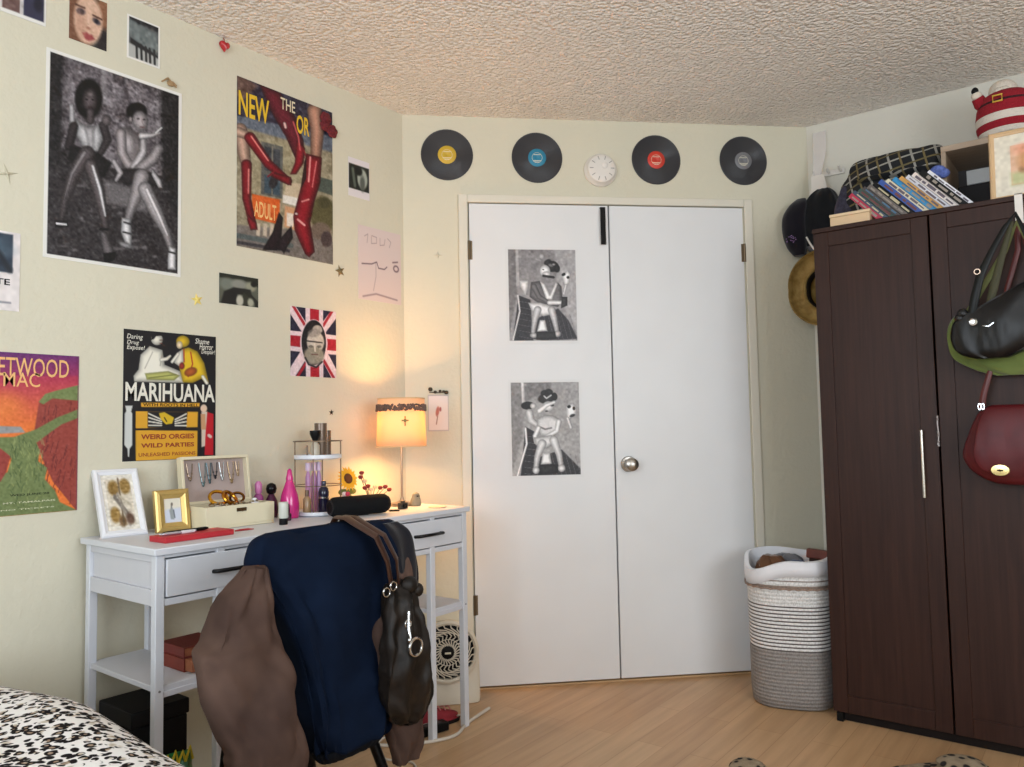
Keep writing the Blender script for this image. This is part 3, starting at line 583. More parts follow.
for t_,z_,c_,lab in ((.141,2.236,(206,170,50),'black vinyl record with yellow centre label, leftmost above the closet doors'),(.529,2.233,(38,128,160),'black vinyl record with blue centre label above the closet doors'),(1.060,2.237,(206,60,44),'black vinyl record with red centre label, right of the smoke detector'),(1.462,2.243,(120,120,124),'black vinyl record with grey centre label, rightmost above the closet doors')):
    r_=thing('vinyl_record',lab,'vinyl record',CW(t_,z_,.001),CWR,'vinyl records above the closet')
    R=.111
    b=B(); b.lathe([(R*.99,0),(R,.0012),(R*.985,.0022),(R*.93,.0022),(R*.925,.0018),(R*.62,.0022),(R*.61,.0018),(R*.42,.0022),(R*.36,.0016),(.0,.0016)],(0,0,0),48,0,MX); obj('disc',b,M_vinyl,r_,ang=60)
    b=B(); b.lathe([(R*.355,.0017),(R*.35,.0024),(.004,.0024),(.0035,.0018)],(0,0,0),36,0,MX); l_=obj('centre_label',b,mat('label_%d_%d'%(c_[0],c_[1]),c_,.5),r_,ang=60)
    b=B(); b.tube([(R*.2*math.cos(k*PI/12),-.0027,R*.2*math.sin(k*PI/12)) for k in range(24)],.0007,4,0,True)
    for w_,zz in ((.03,.012),(.036,-.014),(.024,-.02)): b.bb(-w_/2,w_/2,-.003,-.0025,zz,zz+.0022)
    obj('label_print',b,mat('label_print_ink',(230,224,200),.5),l_)
M_plastic=mat('white_plastic',(228,222,214),.45,var=.01)
r_=thing('smoke_detector','round white smoke detector above the closet doors','smoke detector',CW(.806,2.182,0),CWR)
b=B(); b.lathe([(.072,0),(.072,.012),(.068,.016),(.066,.018),(.06,.034),(.05,.039),(.03,.041),(0,.041)],(0,0,0),40,0,MX); obj('housing',b,M_plastic,r_)
b=B(); b.lathe([(.014,.04),(.014,.044),(.012,.0455),(0,.0455)],(.012,0,.012),20,0,MX); obj('test_button',b,M_plastic,r_)
b=B()
for k in range(10):
    a_=2*PI*k/10; b.box((.046*math.cos(a_),-.0385,.046*math.sin(a_)),(.016,.004,.003),0,Matrix.Rotation(-a_,3,'Y'))
obj('vent_slots',b,mat('grey_slot',(150,146,140),.7),r_)
b=B(); b.bb(-.011,.011,.0,.0035,-.16,.003); b.bb(-.011,.011,-.0,.03,.0005,.003)
tag(obj('over_door_strap',b,mat('black_strap',(20,20,22),.6),None,CW(.808,DH-.018,.0235),CWR),'short black strap hooked over top of the left closet door','strap')
def star(name,r,m,loc,rotz,label,spin=0,th=.003,pts=5,inner=.42):
    P=[]
    for k in range(pts*2):
        a_=PI/2+spin+k*PI/pts; rr=r if k%2==0 else r*inner; P.append((rr*math.cos(a_),rr*math.sin(a_)))
    b=B(); f=[b.bm.verts.new((x,0,z)) for x,z in P]; c0=b.bm.verts.new((0,-th*1.8,0)); k0=b.bm.verts.new((0,0,0))
    n=len(f)
    for i in range(n): b.face([f[i],f[(i+1)%n],c0]); b.face([f[(i+1)%n],f[i],k0])
    return tag(obj(name,b,m,None,loc,rotz,smooth=False),label,'star')
star('wall_star',.025,mat('dull_gold',(120,104,70),.5,.4),onleft(1.907,1.683),LW,'small dark gold star below the red boots poster',.3)
star('wall_star',.022,mat('pale_yellow_star',(236,214,120),.5),onleft(1.322,1.50),LW,'small pale yellow star left of the landscape-format print',.2)
star('wall_star',.02,mat('pale_star',(208,200,180),.5),CW(.097,1.804,.0005),CWR,'faint pale star on closet wall left of the door frame',0,pts=4,inner=.25)
star('wall_star',.03,mat('faint_gold_star',(200,192,168),.6),onleft(.775,1.775),LW,'faint sparkle-shaped sticker above the flyer at the left edge',.3,pts=4,inner=.2)
star('wall_star',.012,M_black,onleft(1.862,1.140),LW,'tiny black star sticker beside the lamp',0)
b=B()
for k in range(3):
    b.tube([(-.028+.018*k,-.004,.006*k),(-.01+.014*k,-.007,.016-.008*k),(.02,-.005,.004*k-.004)],[.002,.004,.002],6)
b.ball((.0,-.006,.0),(.012,.005,.007),0,10,6)
tag(obj('dried_sprig',b,mat('dried_leaf',(164,134,96),.8),None,onleft(1.225,2.178),LW),'tiny dried brown sprig at top right of the large monochrome poster','sprig')
# red heart ornament
r_=thing('heart_ornament','shiny red heart ornament hanging near ceiling on left wall','ornament',onleft(1.411,2.375),LW)
b=B()
P=[]
for k in range(40):
    t_=2*PI*k/40; P.append((16*math.sin(t_)**3/16*.019,(13*math.cos(t_)-5*math.cos(2*t_)-2*math.cos(3*t_)-math.cos(4*t_))/16*.020))
R_=[]
for s_,d in ((.05,0.001),(.6,.001),(.92,.003),(1,.009),(.92,.015),(.7,.019),(.4,.021),(.05,.022)): R_.append([Vector((x*s_,-d,z*s_)) for x,z in P])
b.rings(R_); obj('heart',b,mat('red_gloss',(178,24,34),.2,coat=.5),r_)
b=B(); b.tube([(0,-.008,.012),(0,-.006,.024),(.0,-.001,.029)],.0016,6); obj('cord',b,mat('red_cord',(140,30,30),.7),r_)
# dark red roses pinned at the poster corner
def rose_cluster(name,label,loc,spots,m):
    r_=thing(name,label,'paper flower',loc,LW)
    for (x,z,r) in spots:
        b=B(); b.ball((x,-.010,z),(r*.55,.009,r*.55),0,12,8)
        for k in range(6):
            a_=k*PI/3+x*40; b.ball((x+r*.55*math.cos(a_),-.007,z+r*.55*math.sin(a_)),(r*.5,.006,r*.5),0,10,6)
        obj('bloom',b,m,r_)
    return r_
rose_cluster('paper_rose','three dark red paper roses pinned to top right corner of the red boots poster',onleft(1.835,2.235,.002),[(0,.022,.026),(-.004,-.006,.022),(.03,-.018,.026)],mat('dark_red_paper',(104,26,34),.8))
# ============================================================ desk
DZ=.785; DX=-1.885; DB=-2.29; DY0=.974; DY1=2.135
M_desk=mat('desk_white',(216,218,224),.45,var=.02,bump=.05,bscale=30)
M_deskb=mat('desk_side',(208,208,214),.5,var=.02)
dk=thing('writing_desk','long white desk with two drawers and open lower shelves against left wall','desk',(DX,DY0,0))
def L_(x0,x1,y0,y1,z0,z1): return (x0-DX,x1-DX,y0-DY0,y1-DY0,z0,z1)
obj('tabletop',B().bb(*L_(DB,DX+.010,DY0-.008,DY1+.010,DZ-.018,DZ)),M_desk,dk,bevel=.003)
LEG=.023
lys=[DY0,DY0+.165,DY1-.19,DY1-LEG]
for y in lys:
    for x0 in (DX-LEG,DB+.02):
        obj('leg',B().bb(*L_(x0,x0+LEG,y,y+LEG,0,DZ-.019)),M_desk,dk,bevel=.002)
# aprons and side panels
for y,s_ in ((DY0,1),(DY1-LEG,-1)):
    b=B(); b.bb(*L_(DB+.02+LEG+.0005,DX-LEG-.0005,y+.002,y+LEG-.002,.640,.680)); b.bb(*L_(DB+.02+LEG+.0005,DX-LEG-.0005,y+.002,y+LEG-.002,.748,DZ-.0185)); b.bb(*L_(DB+.02+LEG+.0005,DX-LEG-.0005,y+.009,y+LEG-.009,.680,.748))
    obj('side_panel',b,M_deskb,dk,bevel=.0015)
b=B(); b.bb(*L_(DX-.022,DX-.002,DY0+LEG,DY1-LEG,.640,.657)); b.bb(*L_(DX-.022,DX-.002,DY0+LEG,DY1-LEG,.758,DZ-.0185)); b.bb(*L_(DB+.02,DB+.03,DY0+LEG,DY1-LEG,.640,DZ-.0185)); b.bb(*L_(DB+.03,DX-.0225,DY0+LEG,DY1-LEG,.640,.646))
obj('apron_rail',b,M_desk,dk,bevel=.0015)
M_handle=mat('black_handle',(24,24,26),.35,.6)
dry=[DY0+LEG+.004,DY0+.405,DY1-.435,DY1-LEG-.004]
for y0,y1 in ((dry[0],dry[1]),(dry[1]+.006,dry[2]-.006),(dry[2],dry[3])):
    hh=y1-y0
    dr=obj('drawer',B().bb(*L_(DX-.018,DX+.002,y0,y1,.661,.754)),M_desk,dk,bevel=.002)
    if abs(y0-dry[1]-.006)<1e-6: continue
    ym=(y0+y1)/2; ym=1.19 if y0<1.1 else 1.93
    b=B(); P=[(DX+.002,ym-.062,.706),(DX+.022,ym-.058,.708),(DX+.024,ym,.708),(DX+.022,ym+.058,.708),(DX+.002,ym+.062,.706)]
    b.tube([(x-DX,y-DY0,z) for x,y,z in P],.0055,8); h_=obj('drawer_handle',b,M_handle,dr,ang=70)
for y0,y1,z in ((DY0+.001,lys[1]+LEG-.001,.438),(lys[2]+.001,DY1-.001,.440)):
    b=B(); b.bb(*L_(DB+.021,DX-.001-LEG*.3,y0+.005,y1-.005,z-.008,z+.006)); b.bb(*L_(DX-LEG+.003,DX-.004,y0+LEG,y1-LEG,z-.022,z-.007))
    obj('shelf',b,M_deskb,dk,bevel=.0015)
for y in (lys[0],lys[3]):
    b=B(); b.lathe([(.003,0),(.003,.0015),(0,.002)],(0.0005,y+LEG/2-DY0,.435),8,0,Matrix.Rotation(PI/2,3,'Y'))
    obj('screw_cap',b,mat('grey_screw',(130,130,134),.4,.5),dk)
# ---- things on the desk
def leaning(name,label,cat,loc,rotz,w,h,t,border,mframe,paint,tilt=14,art_bg=(225,222,214),profile=True,strut=True):
    r_=thing(name,label,cat,loc,rotz)
    M=Matrix.Rotation(math.radians(-tilt),3,'X')   # leans back (+y)
    def tr(b):
        for v in b.bm.verts: v.co=M@v.co
        return b
    z0=t*math.sin(math.radians(tilt))*0
    b=B(); bw=border
    def ringprof(d0,d1,y0,y1):
        o=[(-w/2+d0,d0),(w/2-d0,d0),(w/2-d0,h-d0),(-w/2+d0,h-d0)]; return [Vector((x,-y0,z)) for x,z in o]
    R_=[ringprof(0,0,-t,0),ringprof(0,0,0,0),ringprof(bw*.2,0,t*.35,0),ringprof(bw*.5,0,t*.42,0),ringprof(bw*.62,0,t*.2,0),ringprof(bw,0,.0005,0),ringprof(bw,0,-t*.4,0)]
    # local: front toward -y : y value positive = toward viewer
    b.rings(R_,cap=False); b.bb(-w/2+.002,w/2-.002,t*.3,t*.98,.002,h-.002)
    obj('frame',tr(b),mframe,r_,smooth=False,bevel=.0006)
    a=Art(w-2*bw,h-2*bw,[(0,0),(100,0),(100,100),(0,100)],art_bg,.0018); paint(a)
    p=a.build('picture',r_,None,0,th=.001); p.location=M@Vector((-w/2+bw,t*.25,bw)); p.rotation_euler=(math.radians(-tilt),0,0)
    if strut:
        b=B(); top=M@Vector((0,t,h*.62)); foot=Vector((0,top.y+h*.22,0.0)); b.prism([(-.02,0),(.02,0),(.014,1),(-.014,1)],0,.002)
        for v in b.bm.verts:
            k=v.co.z; y=v.co.y; q=foot.lerp(top,k); v.co=Vector((v.co.x,q.y+y-.004,q.z+.0001))
        obj('easel_back',b,mat('black_velvet',(26,28,32),.9,sheen=.3),r_)
    return r_
def p_dry(a):
    a.uvrect(0,0,1,1,(226,220,208)); a.uvrect(.12,.08,.9,.92,(212,202,184)); a.ell(36,24,17,14,(140,110,58),0,6); a.ell(72,22,17,14,(150,120,66),0,6); a.ell(30,72,15,14,(150,118,62),0,6); a.ell(50,84,12,10,(120,92,60),0,6); a.line([(54,8),(52,90)],2.5,(100,82,60),4); a.line([(36,40),(80,84)],5,(120,112,104),4); a.line([(46,36),(70,90)],4,(150,140,128),4); a.ell(74,80,12,10,(96,70,56),0,6); a.line([(52,40),(84,58)],3,(190,180,160),4); a.noise(12,16)
leaning('picture_frame','white picture frame with pressed brown flowers at the left end of desk','picture frame',(-2.20,1.050,DZ+.001),LW-.12,.122,.207,.014,.018,mat('white_frame',(230,230,234),.35,var=.01),p_dry,27)
def p_lady(a):
    a.uvrect(0,0,1,1,(226,220,204)); a.poly([(0,46),(100,40),(100,100),(0,100)],(204,210,226),10); a.line([(46,24),(42,50)],4,(120,120,116),6); a.poly([(30,48),(48,36),(60,56),(56,88),(36,86)],(150,156,160),6); a.ell(48,24,6,7,(110,100,90),0,4); a.line([(56,50),(60,80)],3,(90,96,110),4)
M_gold=mat('gold_frame',(200,170,104),.35,.6,var=.06)
leaning('picture_frame','small gold picture frame with pale portrait, beside the jewellery box','picture frame',(-2.17,1.176,DZ+.001),LW-.05,.102,.122,.013,.026,M_gold,p_lady,10)
# jewellery box
M_cream2=mat('cream_leatherette',(226,216,186),.5,var=.02,bump=.08,bscale=120)
jb=thing('jewellery_box','open cream jewellery box with raised lid on the desk','jewellery box',(-2.16,1.346,DZ+.001),LW)
w,d,h=.232,.13,.066
def openbox(w,d,h,t,z0=0):
    b=B(); b.bb(-w/2,w/2,-d/2,d/2,z0,z0+t); b.bb(-w/2,w/2,-d/2,-d/2+t,z0+t,z0+h); b.bb(-w/2,w/2,d/2-t,d/2,z0+t,z0+h); b.bb(-w/2,-w/2+t,-d/2+t,d/2-t,z0+t,z0+h); b.bb(w/2-t,w/2,-d/2+t,d/2-t,z0+t,z0+h); return b
obj('body',openbox(w,d,h,.008),M_cream2,jb,bevel=.001)
obj('lining',B().bb(-w/2+.009,w/2-.009,-d/2+.009,d/2-.009,.0085,h-.012),mat('taupe_velvet',(150,130,120),.9,sheen=.4),jb)
ML=Matrix.Rotation(math.radians(-8),3,'X')
def lidtr(b):
    for v in b.bm.verts: v.co=ML@v.co+Vector((0,d/2-.008,h+.001))
    return b
b=B(); lh=.147; b.bb(-w/2,w/2,.0,.026,lh-.009,lh); b.bb(-w/2,w/2,0,.026,0,.009); b.bb(-w/2,-w/2+.009,0,.026,.009,lh-.009); b.bb(w/2-.009,w/2,0,.026,.009,lh-.009)
ld=obj('lid',lidtr(b),M_cream2,jb,bevel=.001)
b=B(); b.bb(-w/2+.0095,w/2-.0095,.02,.0255,.0095,lh-.0095); obj('lid_lining',lidtr(b),mat('grey_lining',(176,158,152),.7,sheen=.3,bump=.2,bscale=40),ld)
b=B(); b.bb(.0-.016,.016,-d/2-.003,-d/2+.001,h*.70,h*.86); b.tube([(-.01,-d/2-.004,h*.78),(0,-d/2-.006,h*.72),(.01,-d/2-.004,h*.78)],.002,6); obj('clasp',b,mat('bronze_clasp',(92,72,48),.35,.8),jb)
def necklace(x0,drop,wd,c,lab,y=.014):
    P=[]
    for k in range(17):
        t_=k/16; P.append((x0+wd*(t_-.5),y,lh-.020-drop*math.sin(PI*t_)**.8))
    b=B(); b.tube(P,.0014,5)
    for k in range(3,14,2): b.ball(P[k],.0028 if k!=8 else .004,0,8,5)
    b.ball((x0,y,lh-.014-drop-.004),(.004,.003,.007),0,8,6)
    for v in b.bm.verts: v.co=ML@v.co+Vector((0,d/2-.008,h+.001))
    o=obj('necklace',b,mat('bead_%d_%d'%(c[0],c[1]),c,.25,.6),None,(-2.16,1.346,DZ+.001),LW)
    return tag(o,lab,'necklace','necklaces in the jewellery box lid')
necklace(-.082,.05,.02,(150,130,110),'brown beaded necklace hanging at far left inside the jewellery box lid')
necklace(-.040,.07,.022,(104,126,128),'teal grey necklace hanging left of centre inside the jewellery box lid')
necklace(-.018,.062,.014,(70,96,104),'dark teal necklace hanging in the jewellery box lid')
necklace(.002,.048,.018,(40,40,46),'black beaded necklace at the centre of the jewellery box lid')
necklace(.026,.055,.016,(176,180,180),'silver necklace right of centre in the jewellery box lid')
necklace(.058,.066,.022,(150,126,92),'bronze necklace hanging at right inside the jewellery box lid')
necklace(.082,.044,.012,(176,150,120),'short golden necklace at far right of the jewellery box lid')
def bracelet(x,y,z,R,r,c,lab,tilt=(0.5,0,0),rough=.2):
    b=B(); b.tube([(R*math.cos(2*PI*k/28),R*math.sin(2*PI*k/28),0) for k in range(28)],r,8,0,True)
    o=obj('bracelet',b,mat('bangle_%d_%d'%(c[0],int(rough*100)),c,rough,1,var=.03),None,(-2.16-y,1.346+x,DZ+z)); o.rotation_euler=tilt; return tag(o,lab,'bracelet','bangles on the jewellery box')
bracelet(-.040,-.005,.088,.026,.0052,(214,158,52),'thick gold bangle, leftmost of the bangles in the jewellery box',(.15,.75,0))
bracelet(-.010,-.018,.086,.024,.0055,(180,120,40),'dark gold bangle in the middle of the jewellery box',(.1,.85,.5))
bracelet(.022,-.006,.083,.020,.0042,(120,78,34),'bronze bangle, rightmost of the bangles in the jewellery box',(.2,.8,-.3))
bracelet(-.062,-.030,.070,.020,.0025,(190,184,176),'thin silver bracelet lying at left in the jewellery box',(.1,.1,0))
b=B()
for k in range(16):
    t_=k/15; b.ball((-.08+.15*t_,-.045+.012*math.sin(t_*9),.068+.004*math.sin(t_*14)),.0042,0,8,5)
tag(obj('chain_necklace',b,mat('tarnished_chain',(140,126,104),.35,.8),None,(-2.16,1.346,DZ+.001),LW),'tarnished chain draped along the front rim of the jewellery box','necklace')
b=B(); b.lathe([(.0,0),(.016,0),(.017,.008),(.012,.012),(0,.013)],(.068,-.03,.0555),20); b.ball((.068,-.03,.074),(.008,.008,.006),0,12,8)
tag(obj('white_trinket_jar',b,mat('white_ceramic',(236,236,238),.25,var=.01),None,(-2.16,1.346,DZ+.001),LW),'tiny white trinket pot in the right end of the jewellery box','pot')
# red notebook and pen
rn=thing('notebook','red notebook lying flat at front edge of desk','notebook',(-1.99,1.13,DZ+.0005),LW+.02)
b=B(); b.bb(-.1,.1,-.04,.04,0,.0025); b.bb(-.1,.1,-.04,.04,.0125,.015); b.bb(-.1,.1,-.04,-.0375,.0025,.0125); b.bb(-.1,-.0975,-.0375,.04,.0025,.0125); obj('cover',b,mat('red_cover',(190,44,54),.5),rn,bevel=.0008)
b=B(); b.bb(-.097,.097,-.037,.038,.0028,.0122); obj('pages',b,mat('page_edges',(232,222,210),.8),rn)
pn=thing('pen','black pen lying on the red notebook','pen',(-2.0,1.115,DZ+.0205),LW+.06)
b=B(); MY=Matrix.Rotation(PI/2,3,'Y'); b.lathe([(.001,-.07),(.004,-.062),(.0048,-.05),(.0048,.06),(.003,.068),(0,.069)],(0,0,0),12,0,MY); obj('barrel',b,M_black,pn)
b=B(); b.bb(.02,.06,.0045,.006,-.001,.002); b.bb(.056,.06,.0,.006,-.001,.002); obj('pocket_clip',b,M_chrome,pn)
pn=thing('pen','silver and white pen on the red notebook in front of the gold frame','pen',(-1.985,1.095,DZ+.0198),LW-.02)
b=B(); b.lathe([(.001,-.06),(.0035,-.05),(.004,-.04),(.004,.04),(0,.042)],(0,0,0),12,0,MY); obj('barrel',b,mat('silver_pen',(206,210,222),.25,.7),pn)
b=B(); b.lathe([(.0045,.0),(.0045,.036),(.002,.04),(0,.04)],(0,0,0),12,0,MY); obj('cap',b,mat('pen_cap_white',(226,226,230),.3),pn)
b=B(); b.tube([(-.03,.0,.003),(-.01,.006,.003),(.012,.002,.003),(.026,-.008,.003)],[.002,.003,.003,.001],6)
tag(obj('hair_clip',b,mat('red_clip',(176,44,46),.4),None,(-2.0,1.295,DZ),LW),'thin curved red hair clip on the desk right of the notebook','clip')
# bottles
def lathe_thing(name,label,cat,loc,parts,rotz=0):
    r_=thing(name,label,cat,loc,rotz)
    for pn_,prof,m in parts: b=B(); b.lathe(prof,(0,0,0),28); obj(pn_,b,m,r_,ang=50)
    return r_
M_pink=mat('magenta_gloss',(206,40,128),.2,coat=.5,var=.05)
lathe_thing('pink_bottle','tall tapered magenta bottle on desk beside the acrylic organiser','bottle',(-2.16,1.566,DZ+.001),[('body',[(0,0),(.028,0),(.031,.005),(.031,.045),(.027,.075),(.017,.105),(.0115,.122)],M_pink),('cap',[(.0118,.1225),(.012,.13),(.009,.142),(.007,.156),(.003,.161),(0,.162)],M_pink)])
lathe_thing('lotion_bottle','small pale bottle standing on its black cap on the desk','bottle',(-2.02,1.442,DZ+.001),[('cap',[(0,0),(.0125,0),(.013,.003),(.013,.019),(0,.0192)],M_black),('body',[(.0,.0195),(.0135,.0195),(.0145,.024),(.0145,.062),(.0135,.068),(0,.0682)],mat('pale_label',(204,206,196),.4))])
lathe_thing('perfume_bottle','dark purple round perfume bottle behind the pale lotion bottle','bottle',(-2.235,1.548,DZ+.001),[('body',[(0,0),(.018,0),(.022,.006),(.023,.03),(.02,.055),(.012,.07),(.009,.076)],mat('plum_glass',(74,24,58),.15,var=.03)),('stopper',[(.0095,.0765),(.015,.082),(.018,.095),(.014,.108),(.004,.114),(0,.1145)],mat('black_stopper',(26,22,26),.2))])
lathe_thing('perfume_bottle','purple pink faceted bottle left of the dark perfume bottle','bottle',(-2.24,1.502,DZ+.001),[('body',[(0,0),(.014,0),(.016,.004),(.016,.07),(.01,.08)],mat('violet_glass',(150,70,130),.15)),('stopper',[(.008,.0805),(.011,.086),(.012,.112),(.006,.122),(0,.1225)],mat('pink_stopper',(200,120,170),.25))])
lathe_thing('nail_polish','tiny black capped bottle between the pale and magenta bottles','bottle',(-2.1,1.516,DZ+.001),[('body',[(0,0),(.010,0),(.011,.003),(.011,.02),(.006,.025)],mat('dark_polish',(60,20,40),.15)),('cap',[(.0062,.0253),(.0068,.03),(.005,.052),(0,.053)],M_black)])
# organiser rack
M_acr=mat('clear_acrylic',(232,232,236),.1,trans=.55,var=0)
M_rod=mat('bronze_rod',(120,102,84),.35,.8)
M_tray=mat('white_tray',(226,230,238),.3,var=.01)
rk=thing('makeup_organiser','two-tier makeup organiser with thin bronze rods and white trays on the desk','organiser',(-2.16,1.682,DZ+.001),LW)
obj('tray',B().lathe([(0,0),(.075,0),(.08,.004),(.08,.014),(.074,.014),(.072,.006),(0,.006)],(0,0,0),36),M_tray,rk)
for k in range(4):
    a_=PI/4+k*PI/2; x,y=.078*math.cos(a_)*1.05,.078*math.sin(a_)*.9
    obj('rod',B().tube([(x*.98,y*.98,.006),(x,y,.12),(x,y,.252)],.0022,8),M_rod,rk)
obj('upper_tray',B().lathe([(0,.188),(.075,.188),(.08,.192),(.08,.204),(.074,.204),(.072,.195),(0,.195)],(0,0,0),36),M_tray,rk)
b=B(); b.tube([(.08*1.05*math.cos(2*PI*k/32),.08*.95*math.sin(2*PI*k/32),.25) for k in range(32)],.002,6,0,True); obj('top_rail',b,M_rod,rk)
b=B(); b.tube([(.08*math.cos(2*PI*k/32),.08*math.sin(2*PI*k/32),.1) for k in range(32)],.0015,6,0,True); obj('middle_rail',b,M_rod,rk)
M_brown=mat('smoked_glass',(116,98,84),.25,.3)
def cup(lab,y,x,z,r,h,m,name='brush_cup',cat='cup',flare=1.0,extra=None):
    r_=thing(name,lab,cat,(-2.16-x,1.682+y,DZ+.001+z)); b=B(); b.lathe([(0,0),(r*flare*.98,0),(r,.004),(r,h),(r*.9,h),(r*.88,.006),(0,.006)],(0,0,0),24); obj('body',b,m,r_)
    if extra: extra(r_)
    return r_
def brushes(r_):
    for k in range(4):
        a_=k*1.7; obj('brush',B().tube([(.006*math.cos(a_),.006*math.sin(a_),.008),(.016*math.cos(a_),.016*math.sin(a_),.09),(.018*math.cos(a_),.018*math.sin(a_),.104)],[.002,.003,.006],8),M_brown,r_)
cup('tall brown metallic tumbler on top tier of the makeup organiser','' and 0 or .012,.0,.1965,.021,.115,M_brown,'tumbler')
cup('brown tumbler at right on the organiser top tier',.046,.012,.1965,.016,.09,M_brown,'tumbler')
lathe_thing('dark_topped_bottle','small clear bottle with flared black top on organiser top tier','bottle',(-2.14,1.655,DZ+.1975),[('body',[(0,0),(.014,0),(.015,.004),(.015,.04),(.008,.05),(.008,.055)],mat('cloudy_glass',(196,186,170),.2)),('stopper',[(.009,.0555),(.018,.078),(.018,.09),(0,.0905)],M_black)])
b=B(); b.lathe([(0,0),(.003,0),(.003,.04),(0,.041)],(0,0,0),10); tag(obj('slim_tube',b,M_brown,None,(-2.14,1.622,DZ+.1975)),'slim upright brown tube at left of organiser top tier','tube')
lathe_thing('dark_bottle','tall black bottle with silver band in the lower tier of organiser','bottle',(-2.125,1.678,DZ+.0075),[('body',[(0,0),(.017,0),(.018,.004),(.018,.05)],mat('ink_glass',(28,26,50),.15)),('band',[(.0182,.0505),(.0186,.0505),(.0186,.056),(0,.056)],M_chrome),('upper_body',[(.017,.0565),(.018,.07),(.015,.083),(.008,.09),(.008,.108),(0,.109)],mat('ink_glass',(28,26,50),.15))])
for k,(yy,c_) in enumerate(((-.018,(206,150,200)),(.006,(196,140,190)),(.028,(190,150,196)))):
    lathe_thing('lip_gloss_tube',['left lilac tube hanging mid organiser','middle lilac tube behind the black bottle','right lilac tube behind the black bottle'][k],'tube',(-2.195,1.685+yy,DZ+.0075),[('body',[(0,0),(.008,0),(.009,.01),(.009,.12),(.004,.14),(0,.141)],mat('lilac_plastic_%d'%k,c_,.3,trans=.2)),('cap',[(.0092,.1415),(.0092,.17),(0,.1705)],mat('lilac_cap',(222,200,226),.3))])
lathe_thing('gold_capped_bottle','small clear bottle at left in lower tier of the organiser','bottle',(-2.15,1.628,DZ+.0075),[('body',[(0,0),(.012,0),(.013,.003),(.013,.05),(.006,.06)],mat('clear_amber',(190,160,120),.2,trans=.4)),('cap',[(.0065,.0605),(.0065,.08),(0,.0805)],M_rod)])
rose=thing('pink_flower_jar','small jar of pink and red flowers at right side of the organiser','jar',(-2.08,1.742,DZ+.001))
b=B(); b.lathe([(0,0),(.013,0),(.016,.01),(.016,.03),(.012,.036)],(0,0,0),20); obj('jar',b,mat('pink_jar',(196,90,100),.3),rose)
for k in range(7):
    a_=k*2.4; b=B(); b.ball((.013*math.cos(a_),.013*math.sin(a_),.045+.012*(k%3)+.0),(.009,.009,.008),0,10,6); obj('bloom',b,mat('pink_bloom' if k%2 else 'white_bloom',(206,60,84) if k%2 else (232,206,200),.8),rose)
# sunflower
sf=thing('sunflower','yellow sunflower with brown centre in small vase on the desk','flower',(-2.19,1.835,DZ+.001))
b=B(); b.lathe([(0,0),(.016,0),(.022,.012),(.024,.03),(.016,.05),(.013,.056),(.011,.054),(.0,.01)],(0,0,0),22); obj('vase',b,mat('green_vase',(120,124,70),.35),sf)
b=B(); b.tube([(0,0,.02),(0,0,.07),(.006,-.006,.098)],.0028,6)
for s_ in (-1,1): b.ball((0,s_*.02,.065),(.004,.022,.012),0,10,6)
obj('stem',b,mat('stem_green',(96,112,50),.7),sf)
MS=Matrix.Rotation(math.radians(75),3,'Y')
b=B()
for k in range(20):
    a_=2*PI*k/20; ln=.030+.003*(k%2); Rz=Matrix.Rotation(a_,3,'Z')
    P=[(.014,-.0045,0),(.014+ln*.5,-.0065,.003),(.014+ln,0,-.002),(.014+ln*.5,.0065,.003),(.014,.0045,0)]
    vs=[b.bm.verts.new(MS@(Rz@Vector(p)+Vector((0,0,.002*(k%2))))+Vector((.010,-.006,.112))) for p in P]; b.face(vs)
    vs=[b.bm.verts.new(MS@(Rz@(Vector(p)-Vector((0,0,.0012)))+Vector((0,0,.002*(k%2))))+Vector((.010,-.006,.112))) for p in P]; b.face(vs[::-1])
obj('petals',b,mat('sunflower_petal',(232,178,36),.7),sf)
b=B(); b.lathe([(0.001,-.003),(.018,-.002),(.019,.003),(.014,.008),(.005,.006),(0,.0055)],(.010,-.006,.112),24,0,MS); obj('flower_centre',b,mat('seed_brown',(92,54,28),.9,bump=1,bscale=400),sf)
# small rose sprays
sp=thing('dried_rose_spray','spray of small dark red and cream dried roses behind the speaker','dried flowers',(-2.17,1.925,DZ+.001))
b=B(); b.lathe([(0,0),(.014,0),(.018,.008),(.018,.022),(.012,.034)],(0,0,0),20); obj('vase',b,mat('clear_vase',(196,180,150),.2,trans=.3),sp)
tips=[(-.045,.09,.13),(-.03,.085,.1),(-.05,.06,.115),(-.015,.06,.08),(.02,.05,.075),(.045,.045,.07),(.07,.05,.072),(0,.04,.068),(.09,.035,.06),(-.03,.05,.075)]
b=B()
for y,_,z in tips: b.tube([(0,0,.02),(.004,y*.5,z*.6),(.006,y,z)],.0012,5)
obj('stems',b,mat('dry_stem',(96,80,46),.8),sp)
for k,(y,_,z) in enumerate(tips):
    m_=mat('dried_red',(120,36,34),.8) if k%3!=1 else mat('dried_cream',(214,192,160),.8)
    b=B(); b.ball((.006,y,z),(.008,.009,.008),0,10,6)
    for q_ in range(4): b.ball((.006+.005*math.cos(q_*1.6),y+.006*math.sin(q_*1.6),z+.001),(.005,.005,.006),0,8,5)
    obj('bloom',b,m_,sp)
